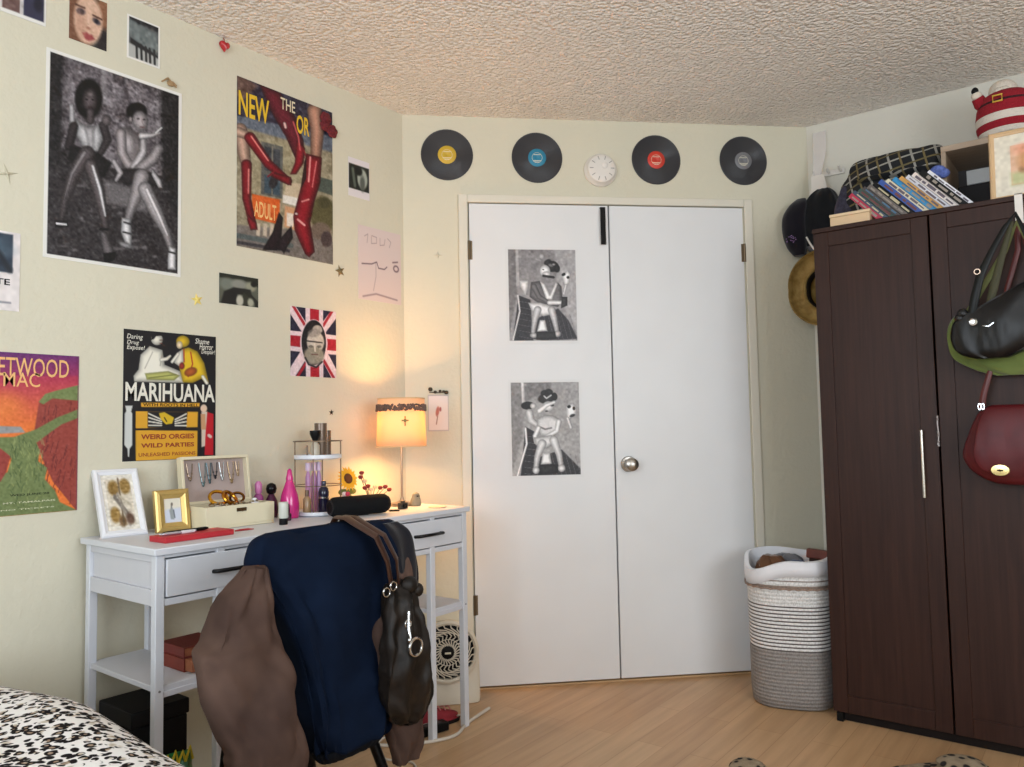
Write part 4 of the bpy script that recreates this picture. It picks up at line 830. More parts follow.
# bluetooth speaker
sk=thing('portable_speaker','black cylindrical portable speaker lying on the desk behind the chair','speaker',(-2.01,1.735,DZ+.0005),LW-.22)
b=B(); prof=[(0.001,-.108),(.018,-.107),(.028,-.102),(.032,-.094),(.033,-.08),(.033,.08),(.032,.094),(.028,.102),(.018,.107),(.001,.108)]
b.lathe(prof,(0,0,.034),32,0,MY); obj('body',b,mat('speaker_mesh',(20,21,25),.8,bump=.6,bscale=600),sk)
for s_ in (-1,1): b=B(); b.lathe([(.018,0),(.024,0),(.024,.004*s_),(.018,.0035*s_)],(s_*.1045,0,.034),24,0,MY,cap=False); obj('end_ring',b,mat('rubber_ring',(40,42,46),.5),sk)
b=B(); b.bb(-.03,.03,-.008,.008,0,.002); obj('foot',b,M_black,sk)
# trinkets near lamp
tr_=thing('film_camera_figure','small dark grey toy camera at the foot of the lamp','ornament',(-2.03,1.955,DZ+.001),LW)
b=B(); b.bb(-.018,.018,-.008,.008,0,.022); b.bb(-.006,.006,-.006,.006,.0222,.028); obj('body',b,mat('toy_grey',(64,62,60),.4),tr_,bevel=.001)
b=B(); b.lathe([(.008,.0),(.0085,.008),(.006,.009),(0,.007)],(0,-.0082,.011),18,0,MX); obj('lens',b,M_black,tr_)
tr_=thing('stone_figure','small grey stone owl figure right of the lamp foot','ornament',(-2.07,2.06,DZ+.001))
b=B(); b.loft([(0,-.02,.02,0,.014),(.008,-.022,.022,0,.016),(.022,-.02,.02,0,.015),(.034,-.014,.016,0,.012),(.044,-.012,.014,0,.01),(.05,-.004,.006,0,.004)],wd=(0,1,0),dd=(1,0,0),seg=20); obj('body',b,mat('grey_stone',(140,134,118),.8,bump=.6,bscale=90),tr_)
b=B(); b.ball((.012,-.003,.036),.003,0,8,6); b.ball((.012,.006,.036),.003,0,8,6); obj('eyes',b,M_black,tr_)
b=B(); b.tube([(-.03,0,.003),(0,.02,.003),(.02,.005,.003),(.0,-.02,.003)],.002,6,loop=True)
tag(obj('cable_loop',b,M_black,None,(-2.0,1.885,DZ)),'small loop of black cable between speaker and lamp','cable')
b=B(); b.lathe([(0,0),(.03,0),(.034,.003),(.033,.004),(0,.002)],(0,0,0),28)
tag(obj('coaster',b,mat('cream_coaster',(232,214,186),.5),None,(-1.955,2.055,DZ+.0005)),'flat pale coaster at right end of desk','coaster')
# ---- table lamp
lp=thing('table_lamp','lit table lamp with fabric drum shade and slim metal stem on the desk','lamp',(-2.13,2.048,DZ+.001))
b=B(); b.lathe([(0,0),(.05,0),(.052,.004),(.05,.01),(.02,.014),(.008,.02),(.006,.03),(0,.03)],(0,0,0),36); obj('base',b,mat('lamp_metal',(170,150,130),.3,.8),lp)
obj('stem',B().tube([(0,0,.028),(0,0,.23)],.0045,12),mat('lamp_metal',(170,150,130),.3,.8),lp)
def shade_mat():
    m,nt,b,tc=nodes('lamp_shade_fabric'); b.inputs['Base Color'].default_value=rgba((246,226,190)); b.inputs['Roughness'].default_value=.9
    t=N(nt,'ShaderNodeBsdfTranslucent'); t.inputs['Color'].default_value=rgba((246,212,150)); mx=N(nt,'ShaderNodeMixShader'); mx.inputs[0].default_value=.32
    n=N(nt,'ShaderNodeTexNoise'); n.inputs['Scale'].default_value=200; nt.links.new(tc.outputs['Object'],n.inputs['Vector']); bp=N(nt,'ShaderNodeBump'); bp.inputs['Strength'].default_value=.2; nt.links.new(n.outputs['Fac'],bp.inputs['Height']); nt.links.new(bp.outputs['Normal'],b.inputs['Normal'])
    o=nt.nodes['Material Output']; nt.links.new(b.outputs[0],mx.inputs[1]); nt.links.new(t.outputs[0],mx.inputs[2]); nt.links.new(mx.outputs[0],o.inputs[0]); return m
SZ0,SZ1=.222,.402; R0,R1=.094,.088
b=B(); b.lathe([(R0,SZ0),(R1,SZ1)],(0,0,0),48,cap=False); sh=obj('lamp_shade',b,shade_mat(),lp,solid=.0015)
b=B()
for z,r in ((SZ0,R0),(SZ1,R1)): b.tube([((r+.0005)*math.cos(2*PI*k/48),(r+.0005)*math.sin(2*PI*k/48),z) for k in range(48)],.0022,6,0,True)
for k in range(3): a_=k*2*PI/3+.5; b.tube([(0,0,SZ0+.02),(R0*math.cos(a_),R0*math.sin(a_),SZ0+.004)],.0012,5)
obj('shade_trim',b,mat('shade_binding',(222,196,150),.8),sh)
# decorative band of grey stones round upper shade
b=B(); 
for k in range(330):
    a_=RNG.uniform(-2.25,.7); z=SZ1-.036+RNG.uniform(-.010,.012); r=R1+.0035+(SZ1-z)/(SZ1-SZ0)*(R0-R1)
    b.ball((r*math.cos(a_),r*math.sin(a_),z),(.003,.0045,.0045),0,6,4)
obj('beaded_band',b,mat('grey_beads',(96,78,70),.5,.2,var=.5,vscale=90),sh)
b=B(); a_=-.62; MR=Matrix.Rotation(a_,3,'Z')
for c_,d_ in (((R1+.008,0,SZ0+.094),(.002,.005,.036)),((R1+.008,0,SZ0+.096),(.002,.026,.005)),((R1+.0085,0,SZ0+.096),(.003,.010,.010))): b.box(MR@Vector(c_),d_,0,MR)
obj('cross_pendant',b,mat('green_bronze',(106,104,60),.4,.5),sh,bevel=.0008)
b=B(); b.lathe([(.012,.232),(.012,.262),(0,.262)],(0,0,0),16); obj('socket',b,M_steel,lp)
b=B(); b.ball((0,0,.298),(.027,.027,.033),0,20,14); bulb=obj('bulb',b,mat('warm_bulb',(255,200,130),.4,emit=((255,176,84),10)),lp)
lt=bpy.data.lights.new('lamp_light','POINT'); lt.energy=18; lt.color=(1,.53,.19); lt.shadow_soft_size=.045
lo=bpy.data.objects.new('lamp_light',lt); COL.objects.link(lo); lo.location=(-2.13,2.048,DZ+.300)
# ---- things on lower shelves and under desk
b1=thing('book','dark red book on the left lower shelf of the desk','book',(-2.015,1.085,.4445))
b=B(); b.bb(-.065,.065,0,.118,0,.003); b.bb(-.065,.065,0,.118,.031,.034); b.bb(-.065,.065,0,.003,.003,.031); obj('cover',b,mat('rust_red_cover',(120,44,30),.5,var=.15,vscale=20),b1,bevel=.001)
b=B(); b.bb(-.096,.097,.004,.115,.0042,.0338); obj('pages',b,mat('aged_pages',(150,90,60),.8,var=.2,vscale=60),b1)
b1=thing('book','dark red book stacked on another red book on the left lower shelf','book',(-2.015,1.087,.4790))
b=B(); b.bb(-.063,.061,0,.112,0,.003); b.bb(-.063,.061,0,.112,.024,.027); b.bb(-.063,.061,0,.003,.003,.024); obj('cover',b,mat('maroon_cover',(110,32,26),.5,var=.1),b1,bevel=.001)
b=B(); b.bb(-.060,.058,.004,.109,.0032,.0238); obj('pages',b,mat('aged_pages',(150,90,60),.8),b1)
bx=thing('storage_box','black lidded storage box on floor under left end of the desk','box',(-2.155,1.085,0),.0)
obj('body',B().bb(-.080,.10,-.082,.07,0.001,.300),mat('black_card',(22,22,26),.6),bx,bevel=.004)
obj('lid',B().bb(-.084,.104,-.086,.074,.301,.342),mat('black_card_lid',(26,26,30),.55),bx,bevel=.004)
gp=thing('gift_bag','crumpled green and yellow gift wrap on floor beside the black box','gift wrap',(-1.965,1.068,0))
b=B(); b.loft([(0.001,-.04,.045,0,.03),(.06,-.045,.05,0,.035),(.16,-.04,.045,0,.03),(.235,-.035,.045,0,.018)],wd=(0,1,0),dd=(1,0,0),seg=24,fold=lambda a,z,t:(.006*math.sin(5*a+z*60),.006*math.cos(4*a+z*70))); obj('wrap',b,mat('green_foil',(30,110,60),.3,var=.4,vscale=30),gp)
b=B()
for k in range(4): b.tube([(.02,-.04+.02*k,.22),(.026,-.03+.02*k,.25+.006*(k%2)),(.02,-.02+.02*k,.22)],.004,6)
obj('ribbon',b,mat('yellow_ribbon',(214,190,50),.4),gp)
# ---- fan
fn=thing('desk_fan','cream box-bodied fan with round swirling grille on floor behind right end of desk','fan',(-2.115,2.268,0),PI/2-.75)
M_fan=mat('fan_cream',(216,204,184),.45,var=.02); M_fand=mat('fan_dark',(36,32,30),.6)
fz=.203; fr=.116
MXF=MX
b=B(); b.lathe([(fr,0),(fr+.006,.004),(fr+.006,.02),(fr-.004,.026),(fr-.012,.02),(fr-.012,.0)],(0,-.02,fz),48,0,MXF,cap=False); b.lathe([(.0,-.055),(.06,-.055),(fr-.01,-.03),(fr,0)],(0,-.02,fz),48,0,MXF); obj('housing',b,M_fan,fn)
b=B(); b.lathe([(0,.004),(fr-.013,.004)],(0,-.02,fz),48,0,MXF,cap=False); obj('recess',b,M_fand,fn)
b=B()
for k in range(24):
    P=[]
    for q_ in range(9):
        r=.026+(fr-.012-.026)*q_/8; a_=2*PI*k/24+q_*.13+.25*math.sin(q_*1.1); P.append((r*math.cos(a_),-.042,fz+r*math.sin(a_)))
    b.tube(P,.0026,5)
for r in (.05,.075): b.tube([(r*math.cos(2*PI*k/40),-.042,fz+r*math.sin(2*PI*k/40)) for k in range(40)],.0014,5,0,True)
obj('grille',b,M_fan,fn)
b=B(); b.lathe([(.0,.032),(.02,.03),(.024,.026),(.024,.02),(0,.02)],(0,-.02,fz),28,0,MXF); hb_=obj('hub',b,M_fand,fn)
b=B(); b.bb(-.012,.012,-.0535,-.052,fz-.0035,fz+.0035); obj('hub_badge',b,mat('badge_cream',(226,216,190),.5),hb_)
b=B(); b.loft([(.001,-.105,.12,.014,.045),(.012,-.112,.128,.014,.05),(.10,-.112,.128,.016,.036),(.20,-.108,.124,.018,.03),(.215,-.09,.11,.018,.02)],seg=36,ex=6,sub=3); obj('stand',b,M_fan,fn)
b=B(); b.lathe([(.05,0),(.05,.02),(.04,.034),(.02,.04),(0,.04)],(0,.02,fz),28,0,MXF.inverted()) ; obj('motor_cover',b,M_fan,fn)
# red shoe, power strip, cords
shoe=thing('red_shoe','dark red canvas shoe on floor under right end of desk','shoe',(-2.0,2.08,0),1.2)
b=B(); b.loft([(.002,-.09,.09,0,.034),(.014,-.092,.092,0,.036),(.016,-.088,.088,0,.033),(.03,-.086,.082,0,.031),(.05,-.084,.02,0,.026),(.065,-.08,-.02,0,.022)],seg=28); obj('upper',b,mat('red_canvas',(136,30,40),.8),shoe)
b=B(); b.loft([(.0005,-.092,.094,0,.037),(.013,-.094,.096,0,.0385)],seg=28,sub=1); obj('sole',b,mat('dark_rubber_sole',(40,30,30),.8),shoe)
b=B(); 
for k in range(4): b.tube([(.05-.02*k,-.02,.047+.003*k),(.05-.02*k,0,.054+.003*k),(.05-.02*k,.02,.047+.003*k)],.0025,6)
obj('laces',b,mat('pink_lace',(200,120,120),.8),shoe)
def cord(name,pts,r,m,lab,cat='cord'):
    P=[]; pts=[Vector(p) for p in pts]; n=len(pts)
    for i in range(n-1):
        p0=pts[max(i-1,0)];p1=pts[i];p2=pts[i+1];p3=pts[min(i+2,n-1)]
        for k in range(8):
            f=k/8; P.append(.5*((2*p1)+(-p0+p2)*f+(2*p0-5*p1+4*p2-p3)*f*f+(-p0+3*p1-3*p2+p3)*f**3))
    P.append(pts[-1]); return tag(obj(name,B().tube(P,r,8),m,None),lab,cat)
M_cord=mat('white_cord',(206,196,182),.5)
cord('extension_lead',[(-1.93,2.30,.006),(-1.90,2.14,.006),(-1.86,2.03,.006),(-1.90,1.93,.006),(-1.98,1.84,.006),(-2.08,1.80,.006),(-2.16,1.86,.006)],.006,M_cord,'thick white power cord looping across floor under right end of desk')
cord('extension_lead',[(-1.95,2.17,.018),(-2.0,1.98,.018),(-2.02,1.83,.018),(-1.93,1.76,.004),(-1.83,1.79,.004),(-1.76,1.74,.004),(-1.70,1.66,.004)],.0035,M_cord,'thin pale cord curving toward the camera on floor beside chair')
cord('extension_lead',[(-2.16,2.20,.03),(-2.1,2.12,.02),(-2.06,2.0,.03),(-2.08,1.9,.01),(-2.15,1.75,.005),(-2.2,1.65,.005)],.003,mat('black_cord',(30,28,28),.5),'thin black cord on floor behind the white cords')
ps=thing('power_strip','black power strip on floor beside right desk legs','power strip',(-1.96,1.97,0),1.35)
obj('housing',B().bb(-.1,.1,-.022,.022,.0005,.03),M_black,ps,bevel=.004)
b=B()
for k in range(4): b.bb(-.085+.045*k,-.06+.045*k,-.012,.012,.0305,.032)
obj('socket_plates',b,mat('socket_grey',(60,60,62),.5),ps)
# ============================================================ chair with jacket and bag
def cpt(x,y,z): return (x,y,z)
ch=thing('desk_chair','black metal-legged chair mostly hidden under the jacket at the desk','chair',(-1.62,1.23,0))
M_cm=mat('chair_metal',(24,24,26),.35,.7); M_cs=mat('chair_black_vinyl',(26,26,30),.5)
obj('seat',B().loft([(.42,-.13,.07,-.06,.14),(.425,-.145,.085,-.06,.155),(.45,-.15,.09,-.06,.16),(.465,-.14,.08,-.06,.15),(.468,-.11,.05,-.06,.12)],wd=(0,1,0),dd=(1,0,0),seg=32,ex=5),M_cs,ch)
obj('backrest',B().loft([(.50,-.14,.10,.150,.008),(.55,-.155,.115,.155,.012),(.68,-.165,.125,.158,.012),(.78,-.16,.12,.16,.010),(.82,-.14,.10,.16,.006)],wd=(0,1,0),dd=(1,0,0),seg=32,ex=3),M_cs,ch)
for sx,sy in ((1,1),(1,-1),(-1,1),(-1,-1)):
    obj('leg',B().tube([(sx*.12-.02,sy*.09-.03,.425),(sx*.155,sy*.13-.01,.2),(sx*.185,sy*.165,.012)],.013,12),M_cm,ch)
obj('stretcher',B().tube([(.165,-.15,.20),(.165,.14,.20)],.008,8),M_cm,ch)
for sy in (-1,1): obj('back_post',B().tube([(.10,sy*.07-.03,.44),(.14,sy*.07-.03,.48),(.155,sy*.07-.03,.56)],.009,8),M_cm,ch)
def wrinkle(o,strength,size,sub=0):
    t=bpy.data.textures.new('wrinkle','CLOUDS'); t.noise_scale=size; t.noise_depth=1
    if sub: m=o.modifiers.new('sub','SUBSURF'); m.levels=sub; m.render_levels=sub
    m=o.modifiers.new('wrinkle','DISPLACE'); m.texture=t; m.strength=strength; m.mid_level=.5; m.texture_coords='LOCAL'
    return o
# jacket : body drapes over the chair back, sleeves hang both sides
def cloth_mat(name,c,c2,rough=.9,sheen=.3,vs=7,wr=14,st=.5,spc=.1):
    m,nt,b,tc=nodes(name); n=N(nt,'ShaderNodeTexNoise'); n.inputs['Scale'].default_value=vs; n.inputs['Detail'].default_value=3; nt.links.new(tc.outputs['Object'],n.inputs['Vector'])
    r=ramp(nt,[(.35,c),(.65,c2)]); nt.links.new(n.outputs['Fac'],r.inputs[0]); nt.links.new(r.outputs[0],b.inputs['Base Color'])
    mp=N(nt,'ShaderNodeMapping'); mp.inputs['Scale'].default_value=(1,1,.35); nt.links.new(tc.outputs['Object'],mp.inputs[0])
    n2=N(nt,'ShaderNodeTexNoise'); n2.inputs['Scale'].default_value=wr; n2.inputs['Detail'].default_value=2; nt.links.new(mp.outputs[0],n2.inputs['Vector'])
    n3=N(nt,'ShaderNodeTexNoise'); n3.inputs['Scale'].default_value=500; nt.links.new(tc.outputs['Object'],n3.inputs['Vector'])
    b1=N(nt,'ShaderNodeBump'); b1.inputs['Strength'].default_value=st; b1.inputs['Distance'].default_value=.02; nt.links.new(n2.outputs['Fac'],b1.inputs['Height'])
    b2=N(nt,'ShaderNodeBump'); b2.inputs['Strength'].default_value=.4; b2.inputs['Distance'].default_value=.001; nt.links.new(n3.outputs['Fac'],b2.inputs['Height']); nt.links.new(b1.outputs[0],b2.inputs['Normal']); nt.links.new(b2.outputs[0],b.inputs['Normal'])
    b.inputs['Roughness'].default_value=rough; b.inputs['Sheen Weight'].default_value=sheen; b.inputs['Specular IOR Level'].default_value=spc; return m
M_navy=cloth_mat('navy_wool',(8,18,35),(13,25,45),sheen=.0,wr=9,st=.4)
M_suede=cloth_mat('taupe_suede',(68,52,46),(92,72,63),sheen=.0,wr=7)
jk=thing('varsity_jacket','navy jacket with taupe suede sleeves draped over chair back','jacket',(-1.45,1.2,0))
JO=Vector((-1.45,1.2,0))
def jfold(k,amp,ph=0):
    def f(a,z,t): return (amp*.5*math.sin(3*a+z*9+ph),amp*math.sin(k*a+ph+z*5)*(.25+t if False else 1-.0)*min(1,(.9-z)*3))
    return f
# rows (z, y0, y1, x centre, half depth) relative to JO
def rel(rows,dy=0): return [(z,a-1.2+dy,b_-1.2+dy,x+1.45,d_) for z,a,b_,x,d_ in rows]
body=rel([(.345,1.12,1.29,-1.44,.025),(.36,1.10,1.32,-1.44,.040),(.45,1.088,1.335,-1.45,.050),(.55,1.068,1.335,-1.46,.056),(.65,1.035,1.345,-1.465,.058),(.72,.995,1.37,-1.466,.056),(.77,.965,1.398,-1.468,.050),(.81,.972,1.402,-1.468,.042),(.832,.985,1.392,-1.468,.030),(.845,1.01,1.37,-1.468,.012)])
obj('body',B().loft(body,wd=(0,1,0),dd=(1,0,0),seg=72,sub=8,ex=4,fold=lambda a,z,t:(0,(.016*abs(math.sin(5*a+4*z))+.008*abs(math.sin(11*a-9*z)))*(1-t)-.008)),M_navy,jk)
b=B(); b.loft(rel([(.325,1.122,1.285,-1.437,.026),(.338,1.110,1.300,-1.437,.036),(.352,1.103,1.316,-1.438,.040)]),wd=(0,1,0),dd=(1,0,0),seg=72,sub=4,ex=2.8,fold=lambda a,z,t:(0,.0016*math.sin(50*a))); obj('hem_rib',b,mat('navy_rib',(8,14,26),.9),jk)
def slv(rows,ph,m):
    return obj('sleeve',B().loft(rel(rows),wd=(0,1,0),dd=(1,0,0),seg=48,sub=8,ex=2.6,fold=lambda a,z,t:(.004*math.sin(2*a+22*z+ph),.010*abs(math.sin(2*a+17*z+ph))+.007*abs(math.sin(4*a-23*z)))),m,jk)
slv([(.24,.925,1.035,-1.40,.03),(.27,.895,1.045,-1.40,.045),(.36,.885,1.035,-1.405,.052),(.41,.862,1.028,-1.408,.056),(.45,.868,1.026,-1.41,.055),(.54,.836,1.012,-1.42,.058),(.60,.820,1.002,-1.43,.058),(.635,.816,.998,-1.432,.056),(.655,.842,.994,-1.435,.052),(.70,.866,.988,-1.445,.046),(.745,.905,.984,-1.452,.036),(.778,.945,.980,-1.46,.022)],0,M_suede)
slv([(.25,1.335,1.415,-1.44,.022),(.30,1.322,1.43,-1.44,.036),(.40,1.30,1.425,-1.43,.04),(.50,1.272,1.43,-1.428,.042),(.60,1.262,1.425,-1.43,.042),(.68,1.325,1.42,-1.46,.04),(.75,1.35,1.405,-1.465,.03),(.79,1.36,1.395,-1.468,.015)],2,M_suede)
b=B(); b.loft(rel([(.232,.94,1.025,-1.398,.026),(.25,.915,1.035,-1.398,.038),(.262,.905,1.04,-1.398,.044)]),wd=(0,1,0),dd=(1,0,0),seg=60,sub=3,fold=lambda a,z,t:(0,.0015*math.sin(40*a))); obj('cuff',b,mat('navy_rib',(8,14,26),.9),jk)
b=B(); b.tube([(Vector((-1.423,y,z))-JO) for y,z in ((.885,.42),(.94,.428),(1.0,.437),(1.06,.45))],.0) if False else None
# loose sleeve lining flap (upper right)
b=B(); b.loft(rel([(.62,1.37,1.42,-1.435,.010),(.70,1.355,1.425,-1.43,.014),(.77,1.34,1.418,-1.435,.016),(.81,1.325,1.408,-1.442,.014),(.835,1.31,1.38,-1.455,.010)]),wd=(0,1,0),dd=(1,0,0),seg=32,fold=lambda a,z,t:(0,.004*math.sin(5*a+20*z))); obj('shoulder_flap',b,cloth_mat('dark_lining',(20,20,28),(32,30,34)),jk)
for o in list(jk.children):
    if o.name.startswith('body'): wrinkle(o,.035,.10)
    if o.name.startswith('sleeve'): wrinkle(o,.035,.13)
# brown leather bag hanging from the chair corner
M_leather=cloth_mat('dark_brown_leather',(20,15,11),(32,24,18),rough=.5,spc=.3,sheen=0,vs=20,wr=18,st=.6)
M_leather2=mat('brown_strap_leather',(62,38,28),.4,bump=.2,bscale=80)
bg=thing('leather_handbag','slouchy dark brown leather bag with silver rings hanging from chair','handbag',(-1.365,1.338,0))
BO=Vector((-1.37,1.35,0))
b=B(); b.loft([(z,a-1.35,c_-1.35,x+1.37,d_) for z,a,c_,x,d_ in [(.362,1.34,1.37,-1.375,.008),(.375,1.305,1.395,-1.375,.018),(.41,1.275,1.410,-1.375,.030),(.46,1.262,1.412,-1.372,.036),(.54,1.262,1.400,-1.37,.036),(.60,1.268,1.385,-1.375,.032),(.65,1.275,1.372,-1.38,.028),(.68,1.285,1.362,-1.39,.022),(.70,1.30,1.345,-1.395,.012)]],wd=(0,1,0),dd=(1,0,0),seg=48,sub=8,ex=2.2,fold=lambda a,z,t:(.004*math.sin(4*a+30*z),.006*math.sin(6*a+18*z)))
wrinkle(obj('body',b,M_leather,bg),.02,.05)
def st(pts,r,m,name='strap',flat=.35):
    obj(name,B().tube([Vector(p)-BO for p in pts],r,10,flat=flat),m,bg)
st([(-1.385,1.30,.70),(-1.37,1.275,.76),(-1.375,1.245,.82),(-1.415,1.225,.845),(-1.45,1.222,.860),(-1.49,1.222,.860),(-1.525,1.225,.82)],.012,M_leather2)
st([(-1.385,1.325,.70),(-1.365,1.30,.76),(-1.372,1.268,.82),(-1.415,1.25,.845),(-1.45,1.247,.860),(-1.49,1.247,.860),(-1.525,1.25,.82)],.010,M_leather2)
b=B(); b.ball(Vector((-1.375,1.35,.69))-BO,(.018,.026,.022),0,14,8); b.ball(Vector((-1.372,1.375,.675))-BO,(.015,.016,.017),0,12,8); obj('gathered_top',b,M_leather,bg)
def ring(c,R,r,m,name='ring',tilt=0):
    b=B(); b.tube([Vector((R*.0,R*math.cos(2*PI*k/24),R*math.sin(2*PI*k/24)))+Vector(c)-BO for k in range(24)],r,8,0,True); obj(name,b,m,bg)
ring((-1.322,1.318,.558),.020,.0032,M_chrome); ring((-1.334,1.305,.612),.009,.002,M_chrome); ring((-1.362,1.286,.70),.010,.002,M_chrome); ring((-1.36,1.262,.69),.010,.002,M_chrome)
b=B(); b.tube([Vector(p)-BO for p in ((-1.336,1.31,.64),(-1.333,1.306,.624),(-1.326,1.30,.60),(-1.322,1.30,.585),(-1.320,1.299,.575))],.003,8); b.ball(Vector((-1.323,1.298,.578))-BO,.006,0,10,8); obj('dangling_clip',b,M_chrome,bg)
# ============================================================ laundry basket
def basket_mat():
    m,nt,b,tc=nodes('woven_rope_basket')
    sp=N(nt,'ShaderNodeSeparateXYZ'); nt.links.new(tc.outputs['Object'],sp.inputs[0])
    zn=N(nt,'ShaderNodeMapRange'); zn.inputs[1].default_value=0; zn.inputs[2].default_value=.56; nt.links.new(sp.outputs['Z'],zn.inputs[0])
    r=ramp(nt,[(0,(146,140,136)),(.385,(226,224,222)),(.80,(140,122,110)),(.818,(228,226,224)),(.845,(150,134,124)),(.855,(230,228,226))],'CONSTANT'); nt.links.new(zn.outputs[0],r.inputs[0])
    mu=N(nt,'ShaderNodeMath',operation='MULTIPLY'); mu.inputs[1].default_value=1/.0135; nt.links.new(sp.outputs['Z'],mu.inputs[0])
    fr=N(nt,'ShaderNodeMath',operation='FRACT'); nt.links.new(mu.outputs[0],fr.inputs[0])
    lt_=N(nt,'ShaderNodeMath',operation='LESS_THAN'); lt_.inputs[1].default_value=.34; nt.links.new(fr.outputs[0],lt_.inputs[0])
    a1=N(nt,'ShaderNodeMath',operation='GREATER_THAN'); a1.inputs[1].default_value=.385; nt.links.new(zn.outputs[0],a1.inputs[0])
    a2=N(nt,'ShaderNodeMath',operation='LESS_THAN'); a2.inputs[1].default_value=.685; nt.links.new(zn.outputs[0],a2.inputs[0])
    m1=N(nt,'ShaderNodeMath',operation='MULTIPLY'); nt.links.new(a1.outputs[0],m1.inputs[0]); nt.links.new(a2.outputs[0],m1.inputs[1])
    m2=N(nt,'ShaderNodeMath',operation='MULTIPLY'); nt.links.new(m1.outputs[0],m2.inputs[0]); nt.links.new(lt_.outputs[0],m2.inputs[1])
    mx=N(nt,'ShaderNodeMix',data_type='RGBA'); nt.links.new(m2.outputs[0],mx.inputs[0]); nt.links.new(r.outputs[0],mx.inputs[6]); mx.inputs[7].default_value=rgba((92,84,82))
    n=N(nt,'ShaderNodeTexNoise'); n.inputs['Scale'].default_value=220; mp=N(nt,'ShaderNodeMapping'); mp.inputs['Scale'].default_value=(1,1,.6); nt.links.new(tc.outputs['Object'],mp.inputs[0]); nt.links.new(mp.outputs[0],n.inputs['Vector'])
    m3=N(nt,'ShaderNodeMix',data_type='RGBA',blend_type='MULTIPLY'); m3.inputs[0].default_value=.55; rr=ramp(nt,[(.35,(190,188,186)),(.6,(255,255,255))]); nt.links.new(n.outputs['Fac'],rr.inputs[0]); nt.links.new(mx.outputs[2],m3.inputs[6]); nt.links.new(rr.outputs[0],m3.inputs[7])
    nt.links.new(m3.outputs[2],b.inputs['Base Color']); b.inputs['Roughness'].default_value=.9
    sn=N(nt,'ShaderNodeMath',operation='PINGPONG'); sn.inputs[1].default_value=.5; nt.links.new(mu.outputs[0],sn.inputs[0])
    bp=N(nt,'ShaderNodeBump'); bp.inputs['Strength'].default_value=.7; bp.inputs['Distance'].default_value=.006; nt.links.new(sn.outputs[0],bp.inputs['Height']); nt.links.new(bp.outputs['Normal'],b.inputs['Normal'])
    return m
M_bask=basket_mat()
bk=thing('laundry_basket','woven rope laundry basket, white over striped over grey, beside the wardrobe','laundry basket',(-1.038,3.078,0))
def sq(a,n=2.9): return 1/((abs(math.cos(a))**n+abs(math.sin(a))**n)**(1/n))
ROT=.35
b=B(); BR=.153
prof=[(BR*.90,0),(BR*.97,.008),(BR*1.0,.05),(BR*1.0,.2),(BR*1.02,.42),(BR*1.04,.535),(BR*1.03,.545),(BR*.985,.54),(BR*.97,.42),(BR*.95,.1),(BR*.94,.02),(0,.015)]
def rim(a,z): return sq(a-ROT)
R_=[]
for r,z in prof:
    q_=[]
    for j in range(96):
        a_=2*PI*j/96; zz=z
        if z>.5:
            zz=z-.045*max(0,math.cos(a_+2.1))**6
        q_.append(Vector((r*rim(a_,z)*math.cos(a_),r*rim(a_,z)*math.sin(a_),zz)))
    R_.append(q_)
b.rings(R_); obj('body',b,M_bask,bk,ang=60)
b=B(); b.tube([(BR*1.065*rim(2*PI*k/96,0)*math.cos(2*PI*k/96),BR*1.065*rim(2*PI*k/96,0)*math.sin(2*PI*k/96),.448+.002*math.sin(k*2.1)) for k in range(96)],.0035,6,0,True); obj('braided_trim',b,mat('brown_braid',(128,108,96),.9,var=.5,vscale=120),bk)
b=B(); R_=[]
for r,z in ((BR*1.07,.50),(BR*1.075,.53),(BR*1.06,.553),(BR*.96,.556),(BR*.93,.52),(BR*.92,.40)):
    R_.append([Vector((r*rim(2*PI*j/96,0)*math.cos(2*PI*j/96),r*rim(2*PI*j/96,0)*math.sin(2*PI*j/96),z+.006*math.sin(2*PI*j/96*3+1)-.05*max(0,math.cos(2*PI*j/96+2.1))**6)) for j in range(96)])
b.rings(R_,cap=False); obj('liner',b,mat('white_liner',(226,226,230),.85,sheen=.2),bk,solid=.002)
def blob(name,label,cat,loc,rows,m,seg=32,amp=.008,rot=0,k=5):
    b=B(); b.loft(rows,seg=seg,fold=lambda a,z,t:(amp*math.sin(k*a+z*70),amp*math.cos((k+1)*a+z*60)))
    return tag(obj(name,b,m,None,loc,rot),label,cat)
M_brc=cloth_mat('brown_knit',(84,56,38),(110,76,52)); M_bluec=cloth_mat('denim_blue',(40,58,92),(54,74,110)); M_greyc=cloth_mat('grey_cotton',(96,96,100),(120,120,126))
blob('folded_clothes','rust brown garment spilling at front left rim of the laundry basket','clothing',(-1.075,3.01,.50),[(-.03,-.05,.05,0,.03),(0,-.06,.06,0,.04),(.03,-.055,.05,-.0,.035),(.056,-.03,.03,0,.02)],M_brc,rot=-.3)
blob('folded_clothes','grey garment at back of the laundry basket','clothing',(-1.06,3.12,.47),[(-.04,-.06,.07,0,.04),(.02,-.07,.08,0,.05),(.06,-.06,.06,0,.04),(.078,-.02,.03,0,.015)],M_greyc)
blob('folded_clothes','dark blue garment in the middle of the laundry basket','clothing',(-.99,3.04,.485),[(-.04,-.04,.04,0,.04),(.02,-.05,.05,0,.05),(.045,-.03,.03,0,.03),(.055,-.01,.01,0,.01)],M_bluec)
hb_=thing('wooden_brush','reddish brown wooden brush sticking out of laundry basket by the wardrobe','brush',(-.935,3.12,.50),0)
b=B(); b.box((.02,0,.055),(.12,.03,.036),0,Matrix.Rotation(.06,3,'Y')); obj('handle',b,mat('mahogany',(112,56,44),.45,var=.12,vscale=20),hb_,bevel=.005)
